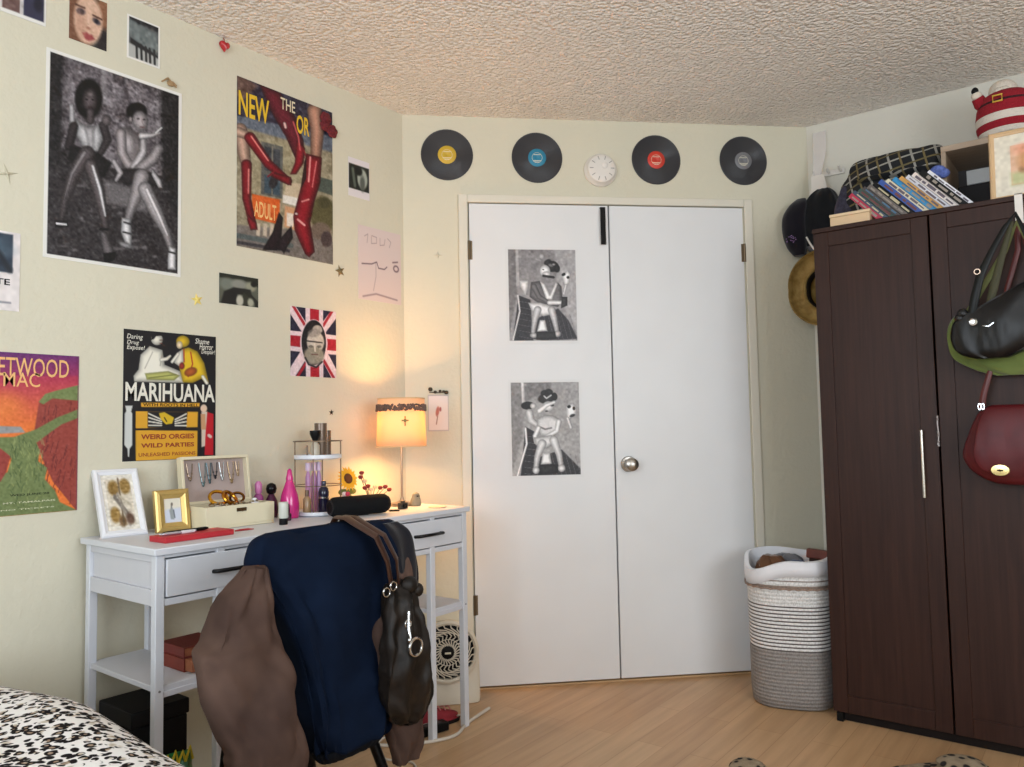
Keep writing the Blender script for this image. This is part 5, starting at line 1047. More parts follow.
b=B(); b.box((.02,.0,.026),(.10,.024,.022),0,Matrix.Rotation(.06,3,'Y')); obj('bristles',b,mat('bristle_brown',(60,40,30),.9,bump=1,bscale=300),hb_)
# ============================================================ wardrobe
def wood_mat(name,c0,c1,rough=.42,sc=(3,3,.35)):
    m,nt,b,tc=nodes(name); mp=N(nt,'ShaderNodeMapping'); mp.inputs['Scale'].default_value=(sc[0]*14,sc[1]*14,sc[2]*5); nt.links.new(tc.outputs['Object'],mp.inputs[0])
    n=N(nt,'ShaderNodeTexNoise'); n.inputs['Scale'].default_value=2; n.inputs['Detail'].default_value=6; n.inputs['Distortion'].default_value=.4; nt.links.new(mp.outputs[0],n.inputs['Vector'])
    r=ramp(nt,[(.3,c0),(.7,c1)]); nt.links.new(n.outputs['Fac'],r.inputs[0]); nt.links.new(r.outputs[0],b.inputs['Base Color']); b.inputs['Roughness'].default_value=rough; b.inputs['Specular IOR Level'].default_value=.28
    bp=N(nt,'ShaderNodeBump'); bp.inputs['Strength'].default_value=.15; bp.inputs['Distance'].default_value=.002; nt.links.new(n.outputs['Fac'],bp.inputs['Height']); nt.links.new(bp.outputs['Normal'],b.inputs['Normal']); return m
M_dw=wood_mat('dark_brown_wood',(42,22,16),(56,32,24),.48)
WY=2.932; WX0=-.846; WX1=-.082; WB=3.50; WT=1.787
wd=thing('wardrobe','dark brown two-door wardrobe with panelled doors at right','wardrobe',(WX0,WY,0))
def Wb(x0,x1,y0,y1,z0,z1,b=None): b=b or B(); return b.bb(x0-WX0,x1-WX0,y0-WY,y1-WY,z0,z1)
b=B(); Wb(WX0,WX0+.018,WY+.02,WB,.03,WT-.018,b); Wb(WX1-.018,WX1,WY+.02,WB,.03,WT-.018,b); Wb(WX0+.0182,WX1-.0182,WB-.006,WB,.05,WT-.018,b); Wb(WX0+.0182,WX1-.0182,WY+.03,WB-.006,.05,.068,b)
obj('carcass',b,M_dw,wd,bevel=.0015)
obj('top_panel',Wb(WX0-.004,WX1+.004,WY-.0,WB,WT-.0175,WT),M_dw,wd,bevel=.002)
obj('plinth',Wb(WX0+.01,WX1-.01,WY+.024,WY+.04,.0,.05),mat('plinth_dark',(34,22,18),.6),wd)
for x in (WX0+.02,WX1-.03):
    obj('foot',Wb(x-.01,x+.012,WY+.002,WY+.022,0,.03),M_black,wd)
M_bar=mat('satin_bar',(206,200,190),.25,1,var=.02)
for k,(x0,x1) in enumerate(((WX0,-.467),(-.461,WX1))):
    z0,z1=.034,WT-.019; fw=.052
    b=B(); Wb(x0,x0+fw,WY,WY+.018,z0,z1,b); Wb(x1-fw,x1,WY,WY+.018,z0,z1,b); Wb(x0+fw,x1-fw,WY,WY+.018,z0,z0+fw+.01,b); Wb(x0+fw,x1-fw,WY,WY+.018,z1-fw,z1,b)
    dr=obj('door',b,M_dw,wd,bevel=.0015)
    b=Wb(x0+fw-.001,x1-fw+.001,WY+.006,WY+.016,z0+fw+.009,z1-fw+.001); obj('door_panel',b,M_dw,dr)
    hx=-.513 if k==0 else WX1-.035
    b=B(); hx_=hx-WX0; b.tube([(hx_,-.026,.808),(hx_,-.026,1.035)],.0055,10)
    for z in (.825,1.018): b.tube([(hx_,-.026,z),(hx_,.001,z)],.004,8)
    obj('door_handle',b,M_bar,dr)
b=B(); b.bb(.379,.384,-.012,0,.98,1.082); b.tube([(.3815,-.014,1.08),(.3815,-.018,1.05),(.384,-.014,1.02),(.380,-.016,.985)],.003,6)
for z in (1.07,1.045,1.02,.995): b.ball((.3825,-.016,z),.0042,0,8,6)
tag(obj('key_chain',b,mat('dull_silver',(150,140,136),.4,.9),None,(WX0,WY,0)),'small dull silver chain hanging in gap between the wardrobe doors','chain')
# ---- books / cases leaning on top of the wardrobe
TOPZ=WT+.0005
books=[ # thickness, length, colour, spine text?, label
 (.016,.150,(176,40,70),'pink-red book, leftmost of the leaning row on the wardrobe'),
 (.013,.165,(58,76,96),'slate blue case next to the pink-red book on the wardrobe'),
 (.015,.170,(60,84,76),'dark green case in the leaning row on the wardrobe'),
 (.012,.175,(70,64,66),'charcoal case right of the dark green one on the wardrobe'),
 (.014,.180,(104,96,92),'grey-brown case in the leaning row on the wardrobe'),
 (.014,.188,(34,34,40),'black case left of the royal blue one on the wardrobe'),
 (.016,.190,(44,80,156),'royal blue case in the leaning row on the wardrobe'),
 (.014,.190,(214,206,180),'cream case with dark markings between the blue cases on the wardrobe'),
 (.016,.192,(44,140,196),'bright sky blue case in the leaning row on the wardrobe'),
 (.013,.190,(196,150,80),'orange-tan case right of the sky blue one on the wardrobe'),
 (.014,.190,(206,206,214),'pale grey case in the right half of the leaning row'),
 (.016,.196,(226,216,210),'white case with red patch in the right half of the leaning row'),
 (.017,.196,(26,26,28),'thick black case second from right in the leaning row'),
 (.012,.194,(224,224,232),'white and black striped case, rightmost of the leaning row on the wardrobe')]
LE=math.radians(42); x=-.640
ca,sa=math.cos(LE),math.sin(LE)
for k,(th,ln,c_,lab) in enumerate(books):
    th=th*1.08; wx=th/ca+.0012
    # local frame: z along spine, x thickness; rotated by -LE about Y (top goes to -x)
    r_=thing('book',lab,'book',(x+ wx,WY+.05+.004*(k%3),TOPZ),0,'cases and books leaning on the wardrobe',rot=(0,-LE,0))
    zo=th*math.tan(LE)*0
    b=B(); dp=.125; t=.0016
    b.bb(-th,-th+t,0,dp,.0+th*0,ln); b.bb(-t,0,0,dp,0,ln); b.bb(-th+t,-t,0,t,0,ln)
    # lift so the lower corner touches the top
    for v in b.bm.verts: v.co.z+=.0; 
    cv=obj('cover',b,mat('cover_%d_%d_%d'%c_,c_,.35,var=.12,vscale=30),r_)
    b=B(); b.bb(-th+t+.0002,-t-.0002,t+.0002,dp-.004,.002,ln-.002); obj('pages',b,mat('page_edges',(232,222,210),.8),r_)
    b=B(); rr=random.Random(k); ink=[(150,140,130),(196,186,150),(110,60,60),(70,110,140)][k%4] if sum(c_)<420 else (96,86,96)
    z=.02
    while z<ln-.03:
        l_=rr.uniform(.012,.05); b.bb(-th*rr.uniform(.6,.85),-th*rr.uniform(.2,.45),-.0006,-.0001,z,min(z+l_,ln-.012)); z+=l_+rr.uniform(.004,.012)
    obj('spine_print',b,mat('spine_ink_%d'%ink[0],ink,.5),r_)
    # raise: bottom-left corner of the rotated book goes below? rotate about bottom-right corner: left corner rises/falls by th*sin
    r_.location.z=TOPZ+ (0 if True else 0)
    x+=wx
for o in bpy.data.objects:
    if o.get('group')=='cases and books leaning on the wardrobe':
        th=max(-v.co.x for v in o.children[0].data.vertices) if o.children else 0
        o.location.z=TOPZ+th*sa
# beige wooden box
bb_=thing('wooden_box','small pale wooden box at left front corner of wardrobe top','box',(-.722,WY+.075,TOPZ),.02)
obj('body',B().bb(-.068,.068,-.055,.055,0,.036),mat('pale_wood',(214,184,146),.55,var=.06,vscale=12),bb_,bevel=.002)
obj('lid',B().bb(-.07,.07,-.057,.057,.0365,.047),mat('pale_wood_lid',(222,196,160),.55,var=.05),bb_,bevel=.002)
# plaid cap behind books
def plaid_mat():
    m,nt,b,tc=nodes('plaid_cloth'); sp=N(nt,'ShaderNodeSeparateXYZ'); mp=N(nt,'ShaderNodeMapping'); mp.inputs['Rotation'].default_value=(0,.25,0); nt.links.new(tc.outputs['Object'],mp.inputs[0]); nt.links.new(mp.outputs[0],sp.inputs[0])
    def stripe(sock,scale,off,w):
        a=N(nt,'ShaderNodeMath',operation='MULTIPLY_ADD'); a.inputs[1].default_value=scale; a.inputs[2].default_value=off; nt.links.new(sock,a.inputs[0])
        f=N(nt,'ShaderNodeMath',operation='FRACT'); nt.links.new(a.outputs[0],f.inputs[0]); l=N(nt,'ShaderNodeMath',operation='LESS_THAN'); l.inputs[1].default_value=w; nt.links.new(f.outputs[0],l.inputs[0]); return l.outputs[0]
    cur=None; base=rgba((20,22,26))
    mx=N(nt,'ShaderNodeMix',data_type='RGBA'); mx.inputs[6].default_value=base; mx.inputs[7].default_value=rgba((150,148,140)); nt.links.new(stripe(sp.outputs['X'],13,.3,.10),mx.inputs[0]); cur=mx.outputs[2]
    for sock,sc,of,w_,c in ((sp.outputs['Z'],15,.1,.10,(150,148,140)),(sp.outputs['X'],13,.8,.09,(112,98,62)),(sp.outputs['Z'],15,.62,.10,(104,94,62))):
        mx=N(nt,'ShaderNodeMix',data_type='RGBA'); nt.links.new(cur,mx.inputs[6]); mx.inputs[7].default_value=rgba(c); nt.links.new(stripe(sock,sc,of,w_),mx.inputs[0]); cur=mx.outputs[2]
    nt.links.new(cur,b.inputs['Base Color']); b.inputs['Roughness'].default_value=.9; return m
M_plaid=plaid_mat()
cp=thing('plaid_cap','black and white plaid fabric cap lying behind the books on wardrobe','cap',(-.615,3.27,TOPZ),0)
b=B(); b.loft([(.0,-.15,.13,0,.10),(.06,-.18,.14,0,.105),(.14,-.20,.15,0,.11),(.22,-.205,.16,0,.105),(.26,-.185,.165,0,.095),(.295,-.175,.165,0,.075),(.318,-.145,.15,0,.045),(.328,-.08,.12,0,.015)],seg=48,sub=6,ex=2.6,fold=lambda a,z,t:(.008*math.sin(4*a+25*z),.008*math.sin(5*a-20*z))); obj('crown',b,M_plaid,cp)
b=B(); b.loft([(.205,-.12,.13,-.10,.03),(.215,-.14,.14,-.112,.034),(.222,-.12,.13,-.10,.03)],seg=32,sub=4,ex=2.5); obj('brim',b,M_plaid,cp)
sc_=thing('patterned_scarf','dark patterned scarf bunched at left behind the wooden box','scarf',(-.80,3.25,TOPZ))
b=B(); b.loft([(0,-.035,.06,0,.07),(.05,-.04,.07,0,.08),(.12,-.04,.06,0,.07),(.19,-.03,.05,0,.05),(.225,-.01,.03,0,.025)],seg=36,fold=lambda a,z,t:(.005*math.sin(5*a+40*z),.008*math.sin(4*a-30*z))); obj('cloth',b,mat('dark_speckled_cloth',(44,42,54),.9,var=.8,vscale=90),sc_)
b=B(); b.ball((0,0,0),(.028,.018,.022),0,14,8); b.ball((.02,.0,-.012),(.02,.014,.018),0,12,8); b.ball((-.022,0,-.006),(.016,.014,.016),0,12,8)
tag(obj('blue_scrunchie',b,mat('blue_print_cloth',(84,100,160),.85,var=.5,vscale=90),None,(-.462,3.17,TOPZ+.196)),'blue patterned cloth bundle at right end of the plaid cap','cloth')
# open shelf unit
M_sh=wood_mat('grey_tan_wood',(168,148,128),(186,166,146),.6,(.4,3,3)); SHX0=-.452; SHX1=-.085; SHY0=3.19; SHY1=3.49; SHT=2.078
su=thing('cube_shelf','open grey-brown wooden shelf box on top of wardrobe','shelf',(SHX0,SHY0,TOPZ))
hh=SHT-TOPZ; ww=SHX1-SHX0; dd_=SHY1-SHY0
b=B(); b.bb(0,ww,0,dd_,hh-.022,hh); b.bb(0,ww,0,dd_,0,.016); b.bb(0,.016,0,dd_,.016,hh-.022); b.bb(ww-.016,ww,0,dd_,.016,hh-.022); obj('frame',b,M_sh,su,bevel=.0015)
obj('back_panel',B().bb(.0165,ww-.0165,dd_-.008,dd_-.001,.0165,hh-.0225),mat('dark_back',(70,66,66),.8),su)
ib=thing('storage_case','dark grey case with white band inside the open shelf box','case',(SHX0+.13,SHY0+.13,TOPZ+.0165))
obj('body',B().bb(-.09,.15,-.06,.1,0,.13),mat('charcoal_case',(46,44,48),.6),ib,bevel=.004)
obj('white_band',B().bb(-.06,.152,-.062,.1,.1305,.185),mat('white_case_band',(186,190,192),.5),ib,bevel=.003)
# red and white plush doll on the shelf
dl=thing('plush_doll','round red and white knitted doll with black belt on top of shelf box','plush doll',(-.245,3.28,SHT+.0005))
def doll_mat():
    m,nt,b,tc=nodes('red_white_knit'); sp=N(nt,'ShaderNodeSeparateXYZ'); nt.links.new(tc.outputs['Object'],sp.inputs[0]); zn=N(nt,'ShaderNodeMapRange'); zn.inputs[2].default_value=.2; nt.links.new(sp.outputs['Z'],zn.inputs[0])
    r=ramp(nt,[(0,(222,212,200)),(.13,(150,22,38)),(.26,(222,212,200)),(.40,(150,22,38)),(.60,(60,18,26)),(.645,(150,22,38)),(.86,(226,214,200))],'CONSTANT'); nt.links.new(zn.outputs[0],r.inputs[0]); nt.links.new(r.outputs[0],b.inputs['Base Color']); b.inputs['Roughness'].default_value=.95
    n=N(nt,'ShaderNodeTexVoronoi'); n.inputs['Scale'].default_value=160; nt.links.new(tc.outputs['Object'],n.inputs['Vector']); bp=N(nt,'ShaderNodeBump'); bp.inputs['Strength'].default_value=.6; bp.inputs['Distance'].default_value=.004; nt.links.new(n.outputs['Distance'],bp.inputs['Height']); nt.links.new(bp.outputs['Normal'],b.inputs['Normal']); return m
b=B(); b.lathe([(0,0),(.075,0),(.09,.01),(.1,.045),(.102,.08),(.096,.12),(.084,.155),(.06,.17),(0,.172)],(0,0,0),40); obj('body',b,doll_mat(),dl)
M_dw_=mat('cream_wool',(228,216,200),.95,bump=.8,bscale=180); M_drd=mat('red_wool',(152,22,38),.95,bump=.8,bscale=180)
b=B(); b.ball((-.01,0,.185),(.046,.045,.04),0,24,14)
for k in range(14): a_=k*2*PI/14; b.ball((-.01+.038*math.cos(a_),.042*math.sin(a_)-.006,.165+.006*math.sin(3*a_)),(.017,.015,.016),0,10,7)
obj('woolly_head',b,M_dw_,dl)
for s_ in (-1,1):
    b=B(); b.tube([(s_*.06,-.02,.13),(s_*.078,-.035,.145),(s_*.086,-.045,.165)],[.026,.024,.02],14); am=obj('arm',b,M_drd,dl)
    b=B(); b.ball((s_*.088,-.048,.172),(.018,.016,.016),0,12,8); obj('cuff',b,M_dw_,am)
    b=B(); b.ball((s_*.092,-.052,.190),(.012,.011,.014),0,12,8); obj('mitten',b,M_black,am)
b=B(); P=[(-.014,-.011),(.014,-.011),(.014,.011),(-.014,.011)]
b.tube([(-.02+x_,-.101,.128+z_) for x_,z_ in P],.0035,6,0,True); obj('belt_buckle',b,mat('yellow_felt',(220,180,70),.7),dl)
# framed picture on the wardrobe
def p_pastel(a):
    a.uvrect(0,0,1,1,(232,224,206)); a.uvrect(.22,.18,.84,.84,(232,190,160)); a.poly([(22,64),(84,60),(84,84),(22,84)],(196,200,150),8,.9); a.ell(54,46,22,24,(206,150,104),0,12); a.ell(54,42,13,15,(222,176,130),0,10); a.ell(40,26,14,8,(236,160,130),0,10,.7); a.ell(72,30,10,10,(240,200,170),0,8,.8); a.line([(36,60),(60,70),(76,58)],3,(150,110,80),6,.7); a.noise(6,20)
leaning('picture_frame','pale wooden frame with pastel orange and green picture leaning on wardrobe','picture frame',(-.167,2.985,TOPZ),0,.235,.245,.016,.016,mat('blond_wood_frame',(214,180,138),.5,var=.05),p_pastel,8)
# ---- over-door hook with bags
hk=thing('over_door_hook','white over-the-door hook on right wardrobe door','hook',(-.203,WY,WT))
b=B(); b.bb(-.011,.011,-.004,-.0005,-.125,.003); b.bb(-.011,.011,-.004,.03,.0005,.003); b.tube([(0,-.004,-.115),(0,-.02,-.125),(0,-.04,-.12),(0,-.045,-.10)],.005,8); obj('bracket',b,M_plastic,hk)
def hang_bag(name,label,cat,loc,parts):
    r_=thing(name,label,cat,loc)
    for pn_,b,m in parts: obj(pn_,b,m,r_)
    return r_
GO=Vector((-.203,2.86,0))
M_green=cloth_mat('green_canvas',(92,106,56),(112,126,70),wr=10)
b=B(); b.loft([(1.205,-.08,.10,.02,.012),(1.225,-.135,.14,.02,.026),(1.265,-.195,.17,.02,.03),(1.32,-.212,.18,.02,.03),(1.37,-.210,.17,.02,.026),(1.405,-.19,.13,.02,.018),(1.42,-.16,.08,.02,.008)],seg=48,ex=2.3,fold=lambda a,z,t:(.003*math.sin(7*a),.003*math.sin(9*a+30*z)))
b2=B(); b2.tube([(-.16,.02,1.40),(-.10,.015,1.50),(-.04,.01,1.60),(-.004,-.0,1.682),(.03,.01,1.60),(.07,.015,1.50),(.10,.02,1.41)],.009,8,flat=.4)
b3=B()
for k in range(5): b3.box((.06+.0,-.0115,1.262+.0),(.001,.001,.001))
g=hang_bag('green_bag','large olive green canvas bag hanging behind the black bag on wardrobe door','bag',GO,[('body',b,M_green),('strap',b2,mat('olive_strap',(96,100,56),.8))])
b=B()
for (x0,z0,x1,z1) in ((.0,1.250,.03,1.262),(.036,1.264,.06,1.274),(.066,1.277,.09,1.285),(.02,1.236,.05,1.248),(.056,1.25,.08,1.258)): b.tube([(x0,-.011,z0),((x0+x1)/2,-.0115,(z0+z1)/2+.003),(x1,-.011,z1)],.0022,5)
obj('white_scribble_print',b,mat('faded_white_print',(176,186,150),.8),g)
M_blk=cloth_mat('black_leather',(12,12,14),(20,20,22),spc=.4,rough=.38,sheen=0,vs=14,wr=14,st=.6)
KO=Vector((-.203,2.80,.018))
b=B(); b.loft([(1.238,-.12,-.04,0,.014),(1.255,-.165,.0,0,.028),(1.285,-.186,.07,0,.034),(1.33,-.190,.14,0,.036),(1.37,-.175,.17,0,.034),(1.41,-.10,.18,0,.028),(1.45,-.02,.17,0,.020),(1.475,.03,.15,0,.010)],seg=48,ex=2.3,fold=lambda a,z,t:(.004*math.sin(5*a+30*z),.005*math.sin(6*a+25*z)))
s1=B(); s1.tube([(-.135,-.01,1.36),(-.118,-.02,1.43),(-.10,-.018,1.50),(-.066,-.008,1.575),(-.03,-.004,1.64),(-.002,.004,1.682),(.02,.0,1.62),(.045,0,1.53),(.07,0,1.44)],[.011,.013,.012,.009,.008,.007,.008,.009,.010],10,flat=.4)
s2=B(); s2.tube([(-.09,.012,1.38),(-.07,.012,1.46),(-.045,.012,1.55),(-.012,.014,1.66)],[.010,.012,.010,.006],10,flat=.4)
s3=B(); s3.lathe([(.0,.0),(.011,0),(.013,.003),(.011,.006),(.006,.004),(0,.005)],(-.124,-.034,1.352),20,0,MX)
s4=B(); s4.ball((-.155,-.01,1.385),(.016,.014,.016),0,12,8); s4.ball((-.165,-.012,1.37),(.014,.012,.014),0,12,8)
s5=B(); s5.tube([(-.108+.008*math.cos(2*PI*k/16),-.022,1.51+.008*math.sin(2*PI*k/16)) for k in range(16)],.0022,6,0,True)
s6=B(); s6.tube([(-.10,-.036,1.338),(-.085,-.038,1.334),(-.07,-.036,1.345)],.002,6)
hang_bag('black_handbag','black leather handbag hanging in front of the green bag on wardrobe','handbag',KO,[('body',b,M_blk),('strap',s1,mat('grey_black_strap',(30,33,32),.4)),('inner_strap',s2,mat('olive_inner_strap',(60,58,34),.7)),('snap_button',s3,M_chrome),('knot',s4,M_blk),('strap_ring',s5,mat('rose_gold_ring',(196,170,150),.25,1)),('zip_pull',s6,M_chrome)])
RO=Vector((-.203,2.875,0))
M_redl=cloth_mat('burgundy_leather',(76,16,22),(94,24,29),spc=.35,rough=.42,sheen=0,vs=10,wr=10,st=.35)
b=B(); b.loft([(.862,-.085,.09,0,.012),(.875,-.125,.12,0,.022),(.905,-.165,.15,0,.030),(.945,-.186,.17,0,.033),(.98,-.182,.17,0,.032),(1.02,-.168,.16,0,.028),(1.06,-.152,.15,0,.024),(1.09,-.135,.14,0,.018),(1.106,-.11,.12,0,.010)],seg=48,ex=2.4)
fl=B(); fl.loft([(.89,-.09,.10,-.030,.004),(.91,-.135,.13,-.033,.005),(.95,-.152,.145,-.036,.006),(1.0,-.148,.145,-.035,.007),(1.06,-.135,.14,-.028,.010),(1.10,-.118,.125,-.014,.014),(1.112,-.10,.11,0,.014)],seg=40,ex=3.2)
st_=B(); st_.tube([(-.128,-.004,1.10),(-.118,-.008,1.15),(-.098,-.006,1.22),(-.07,0,1.34),(-.04,.006,1.48),(-.006,.008,1.60),(-.004,.014,1.682)],[.010,.009,.008,.008,.008,.008,.008],8,flat=.4)
st2=B(); st2.tube([(.12,0,1.10),(.10,.004,1.22),(.06,.008,1.40),(.02,.012,1.6),(.006,.014,1.682)],.008,8,flat=.4)
ck=B(); ck.lathe([(0,0),(.021,0),(.023,.002),(.021,.005),(0,.006)],(0,0,0),28,0,MX)
for v in ck.bm.verts: v.co=Vector((v.co.x*1.15-.082,v.co.y-.040,v.co.z*.8+.908))
ct=B(); ct.bb(-.090,-.074,-.050,-.046,.9055,.9105); ct.ball((-.082,-.050,.908),(.004,.003,.004),0,8,6)
rg=B()
for xx in (-.131,-.122): rg.tube([(xx+.0,-.012+.0,1.106+.009*math.sin(2*PI*k/12)) if False else (xx+.004*math.cos(2*PI*k/12),-.014,1.108+.010*math.sin(2*PI*k/12)) for k in range(12)],.0018,6,0,True)
r_=hang_bag('red_handbag','burgundy leather shoulder bag with oval gold clasp hanging lowest on wardrobe door','handbag',RO,[('body',b,M_redl),('flap',fl,M_redl),('strap',st_,mat('oxblood_strap',(84,26,24),.4)),('strap',st2,mat('oxblood_strap',(84,26,24),.4)),('clasp',ck,mat('pale_gold_clasp',(214,190,130),.25,1)),('turn_lock',ct,mat('dark_lock',(70,60,40),.4,.8)),('strap_rings',rg,M_chrome)])
# ---- hats on the right wall
pg=thing('peg_rail','narrow white peg rail high on right wall above the hats','peg rail',(-.955,YR,2.17))
obj('rail',B().bb(-.055,.085,-.012,-.0005,-.012,.012),M_plastic,pg,bevel=.002)
for xx in (-.035,.02,.07): obj('peg',B().tube([(xx,-.012,0),(xx,-.04,.004),(xx,-.048,.014)],[.006,.005,.006],10),M_plastic,pg)
M_rib=mat('sheer_white_ribbon',(236,230,228),.6,alpha=.45,sheen=.2)
rb=thing('white_ribbon','long white ribbon hanging over the black hats in the corner','ribbon',(-.965,3.47,2.20))
def band(pts,w,m,name,par,th=.0015):
    b=B(); R_=[]
    for p,ww_ in zip(pts,w): p=Vector(p); R_.append([p+Vector((-ww_/2,0,0)),p+Vector((ww_/2,0,0)),p+Vector((ww_/2,th,0)),p+Vector((-ww_/2,th,0))])
    b.rings(R_); return obj(name,b,m,par)
band([(.0,.03,.16),(.004,.01,.06),(.0,-.015,-.02),(-.003,-.02,-.06)],[.055,.055,.04,.03],M_rib,'upper_loop',rb)
band([(-.003,-.024,-.05),(-.004,-.03,-.10),(-.018,-.036,-.15),(-.035,-.036,-.19)],[.05,.045,.035,.012],M_plastic,'tail',rb)
band([(.006,-.024,-.05),(.018,-.03,-.12),(.034,-.036,-.19),(.044,-.036,-.25)],[.04,.045,.03,.010],M_plastic,'tail',rb)
bh=thing('cloth_hat','plain black cloth cap hanging under the white ribbon','cap',(-.955,3.43,1.82))
b=B(); b.loft([(.0,-.05,.06,0,.03),(.05,-.085,.085,0,.045),(.12,-.095,.09,0,.05),(.18,-.085,.085,0,.042),(.235,-.045,.065,0,.028),(.26,-.01,.04,0,.01)],seg=40,fold=lambda a,z,t:(.003*math.sin(6*a),.003*math.sin(8*a+20*z))); obj('crown',b,cloth_mat('black_cotton',(22,24,28),(32,34,38)),bh)
b=B(); b.loft([(-.01,-.045,.05,-.01,.03),(.0,-.055,.06,-.01,.035),(.012,-.06,.07,-.008,.036)],seg=32,sub=3); obj('sweatband',b,mat('grey_sweatband',(90,90,94),.8),bh)
b=B(); b.tube([(-.05,-.045,.05),(-.035,-.052,.02),(-.018,-.05,-.01)],.004,8); obj('white_strap',b,M_plastic,bh)
sh_=thing('sequin_beret','black beret with purple sequins hanging left of the black cap','hat',(-1.05,3.395,1.80))
b=B(); b.loft([(.0,-.02,.03,.02,.02),(.04,-.045,.04,.01,.035),(.10,-.058,.045,.0,.04),(.17,-.055,.045,0,.04),(.22,-.03,.05,.01,.03),(.25,.0,.04,.02,.01)],seg=36); obj('cloth',b,cloth_mat('black_felt',(22,20,28),(30,28,36)),sh_)
b=B()
for k in range(46):
    z=RNG.uniform(.05,.19); xx=RNG.uniform(-.034,.008); b.ball((xx,-.036+.4*(xx+.013)**2*20,z),(.0035,.002,.0035),0,6,4)
obj('sequins',b,mat('purple_sequin',(130,110,160),.2,.8),sh_)
gh=thing('straw_hat','golden straw hat with curled brim hanging beside the wardrobe','hat',(-.945,3.425,1.645))
M_straw=cloth_mat('golden_straw',(136,108,58),(168,138,82),rough=.5,sheen=0,vs=30,wr=40,st=.3)
b=B(); M=Matrix.Rotation(PI/2,3,'X')
w_=lambda a,z:.97+.12*abs(math.sin(a))
b.lathe([(.088,-.004),(.098,.002),(.115,.0),(.132,.008),(.146,.024),(.151,.042),(.146,.050),(.140,.042),(.136,.026),(.124,.012),(.108,.006),(.094,.008)],(0,0,0),56,0,M,cap=False,wob=w_); obj('brim',b,M_straw,gh)
b=B(); b.lathe([(.094,.006),(.088,.0),(.084,-.02),(.078,-.055),(.06,-.072),(.03,-.076),(0,-.074)],(0,0,0),40,0,M,wob=w_,cap=False); obj('crown',b,M_straw,gh,solid=.003)
b=B(); b.lathe([(.0835,.002),(.079,-.02),(.0745,-.030)],(0,0,0),40,0,M,wob=w_,cap=False); obj('sweatband',b,mat('dark_hat_band',(44,34,24),.7),gh,solid=.001)
# ============================================================ bed
def leopard():
    m,nt,b,tc=nodes('leopard_print_cloth')
    n=N(nt,'ShaderNodeTexNoise'); n.inputs['Scale'].default_value=22; nt.links.new(tc.outputs['Object'],n.inputs['Vector'])
    mx=N(nt,'ShaderNodeMix',data_type='RGBA'); mx.inputs[0].default_value=.032; nt.links.new(tc.outputs['Object'],mx.inputs[6]); nt.links.new(n.outputs['Color'],mx.inputs[7])
    mp=N(nt,'ShaderNodeMapping'); mp.inputs['Scale'].default_value=(1,1,.6); nt.links.new(mx.outputs[2],mp.inputs[0])
    v=N(nt,'ShaderNodeTexVoronoi'); v.inputs['Scale'].default_value=58; v.inputs['Randomness'].default_value=.9; nt.links.new(mp.outputs[0],v.inputs['Vector'])
    r=ramp(nt,[(0,(172,152,132)),(.20,(150,128,108)),(.24,(24,20,22)),(.50,(24,20,22)),(.56,(238,234,232)),(1,(240,238,236))]); nt.links.new(v.outputs['Distance'],r.inputs[0])
    n2=N(nt,'ShaderNodeTexNoise'); n2.inputs['Scale'].default_value=60; n2.inputs['Detail'].default_value=1; nt.links.new(tc.outputs['Object'],n2.inputs['Vector'])
    r2=ramp(nt,[(.56,(0,0,0)),(.60,(255,255,255))]); nt.links.new(n2.outputs['Fac'],r2.inputs[0])
    m2=N(nt,'ShaderNodeMix',data_type='RGBA'); nt.links.new(r2.outputs[0],m2.inputs[0]); nt.links.new(r.outputs[0],m2.inputs[6])
    r3=ramp(nt,[(0,(186,170,152)),(.25,(206,196,182)),(.42,(238,234,232)),(1,(240,238,236))]); nt.links.new(v.outputs['Distance'],r3.inputs[0]); nt.links.new(r3.outputs[0],m2.inputs[7])
    nt.links.new(m2.outputs[2],b.inputs['Base Color']); b.inputs['Roughness'].default_value=.9; b.inputs['Specular IOR Level'].default_value=.1; return m,nt
M_leo,_=leopard()
bd=thing('bed','bed with leopard print bedspread in the lower left corner','bed',(-1.3,-.265,0))
obj('base',B().bb(-.93,.9,-1.0,.98,.05,.25),mat('bed_base_grey',(120,116,112),.9),bd,bevel=.01)
for sx in (-.88,.86):
    for sy in (-.95,.93): obj('foot',B().bb(sx-.025,sx+.025,sy-.025,sy+.025,0,.0495),M_black,bd)
obj('mattress',B().loft([(.251,-.93,.92,-.01,.98),(.28,-.94,.93,-.01,.99),(.44,-.94,.93,-.01,.99),(.47,-.92,.91,-.01,.97)],seg=64,ex=14,sub=3),mat('mattress_white',(220,218,214),.8),bd)
b=B(); nx,ny=90,100; V=[]
x0,x1,y0,y1=-.985,.97,-1.03,1.0
for j in range(ny+1):
    row=[]
    for i in range(nx+1):
        u=-1+2*i/nx; v=-1+2*j/ny
        xx=(x0+x1)/2+(x1-x0)/2*u; yy=(y0+y1)/2+(y1-y0)/2*v
        # soft rounded edge: distance to the border
        dx_=min(xx-x0,x1-xx); dy_=min(yy-y0,y1-yy); 
        def fall(d,R): 
            return 0 if d>R else R-math.sqrt(max(R*R-(R-d)**2,0))
        z=.565-fall(dx_,.16)*1.0-fall(dy_,.16)*1.0+.006*math.sin(xx*9+yy*4)+.005*math.sin(yy*13-xx*5)
        pass
        z=max(z,.30)
        row.append(b.bm.verts.new((xx,yy+(.03+.01*math.sin(xx*7)-max(0,-.35-xx)*.22-.06*max(0,xx+.3))*(v+1)/2,z)))
    V.append(row)
for j in range(ny):
    for i in range(nx): b.face([V[j][i],V[j][i+1],V[j+1][i+1],V[j+1][i]])
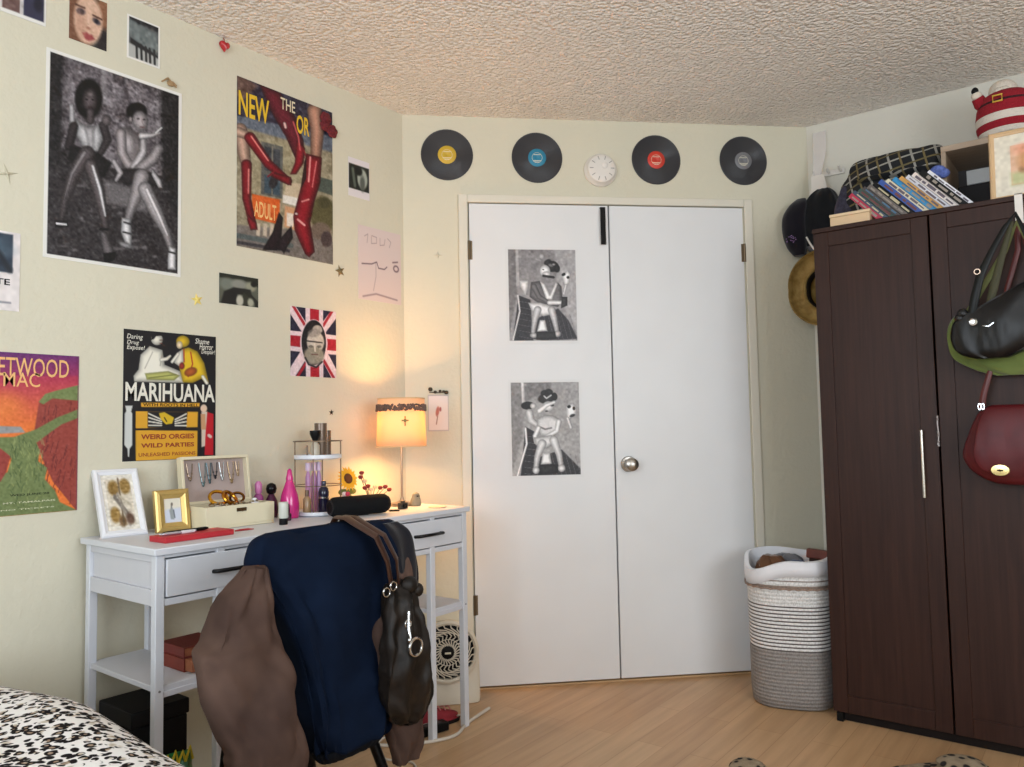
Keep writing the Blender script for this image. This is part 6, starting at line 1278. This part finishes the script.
# skirt
edge=[V[0][i] for i in range(nx+1)]+[V[j][nx] for j in range(1,ny+1)]+[V[ny][i] for i in range(nx-1,-1,-1)]+[V[j][0] for j in range(ny-1,0,-1)]
low=[b.bm.verts.new((v.co.x,v.co.y,.14+.004*math.sin(k*.7))) for k,v in enumerate(edge)]
for k in range(len(edge)): b.face([edge[k],edge[(k+1)%len(edge)],low[(k+1)%len(edge)],low[k]])
obj('bedspread',b,M_leo,bd)
# ============================================================ slippers
def leo_fur():
    m,nt,b,tc=nodes('leopard_fur'); v=N(nt,'ShaderNodeTexVoronoi'); v.inputs['Scale'].default_value=34; nt.links.new(tc.outputs['Object'],v.inputs['Vector'])
    r=ramp(nt,[(0,(30,26,26)),(.32,(34,30,28)),(.42,(150,132,108)),(1,(176,158,132))]); nt.links.new(v.outputs['Distance'],r.inputs[0]); nt.links.new(r.outputs[0],b.inputs['Base Color']); b.inputs['Roughness'].default_value=1
    n=N(nt,'ShaderNodeTexNoise'); n.inputs['Scale'].default_value=350; nt.links.new(tc.outputs['Object'],n.inputs['Vector']); bp=N(nt,'ShaderNodeBump'); bp.inputs['Distance'].default_value=.006; nt.links.new(n.outputs['Fac'],bp.inputs['Height']); nt.links.new(bp.outputs['Normal'],b.inputs['Normal']); return m
M_fur=leo_fur()
def slipper(loc,rz,lab,s=1):
    r_=thing('slipper',lab,'slipper',loc,rz,'leopard print slippers on the floor')
    b=B(); b.loft([(.0005,-.12*s,.12*s,0,.048*s),(.014,-.125*s,.125*s,0,.052*s),(.018,-.122*s,.122*s,0,.05*s)],seg=40,sub=3,ex=2.4); obj('sole',b,mat('dark_sole',(50,44,40),.8),r_)
    b=B(); b.loft([(.0185,-.12*s,.118*s,0,.048*s),(.03,-.118*s,.122*s,0,.052*s),(.042,-.0*s,.12*s,0,.05*s),(.06,.005*s,.11*s,0,.044*s),(.072,.02*s,.09*s,0,.03*s),(.076,.04*s,.07*s,0,.012*s)],seg=40,fold=lambda a,z,t:(.002*math.sin(17*a),.002*math.sin(19*a+z*90))); obj('furry_upper',b,M_fur,r_)
    return r_
slipper((-.46,2.59,0),.62,'furry leopard print slipper at bottom edge in front of wardrobe',1.25)
slipper((-.92,2.20,0),1.3,'furry leopard print slipper at bottom edge in front of the closet door',1.0)
# ============================================================ camera and light
cam=bpy.data.cameras.new('camera'); co_=bpy.data.objects.new('camera',cam); COL.objects.link(co_)
f_,pitch,roll,hc,yaw=769.6745,.0600,-.0189,1.0624,-.6614
yv=(math.sin(yaw),math.cos(yaw))
fw=Vector((yv[0]*math.cos(pitch),yv[1]*math.cos(pitch),math.sin(pitch))); rt=Vector((math.cos(yaw),-math.sin(yaw),0)); up=rt.cross(fw)
r2=rt*math.cos(roll)+up*math.sin(roll); u2=-rt*math.sin(roll)+up*math.cos(roll)
Mx=Matrix((r2,u2,-fw)).transposed().to_4x4(); Mx.translation=Vector((0,0,hc)); co_.matrix_world=Mx
cam.sensor_width=36; cam.lens=f_*36/1024; cam.clip_start=.02
bpy.context.scene.camera=co_
def area(name,loc,rot,sx,sy,e,c):
    l=bpy.data.lights.new(name,'AREA'); l.shape='RECTANGLE'; l.size=sx; l.size_y=sy; l.energy=e; l.color=c
    o=bpy.data.objects.new(name,l); COL.objects.link(o); o.location=loc; o.rotation_euler=rot
# daylight arriving through the two window openings behind the camera
area('window_daylight',(-.3,YF-.12,1.5),(PI/2+.2,0,0),1.9,1.25,70,(.80,.90,1))
area('window_daylight',(XF+.12,.45,1.5),(0,PI/2+.25,0),1.25,2.0,66,(.88,.94,1))
w=bpy.data.worlds.new('sky'); bpy.context.scene.world=w; w.use_nodes=True
bg=w.node_tree.nodes['Background']; bg.inputs[0].default_value=(.75,.87,1,1); bg.inputs[1].default_value=1.0
vs=bpy.context.scene.view_settings; vs.view_transform='Standard'; vs.look='None'; vs.exposure=-0.15; vs.gamma=1; vs.use_curve_mapping=False
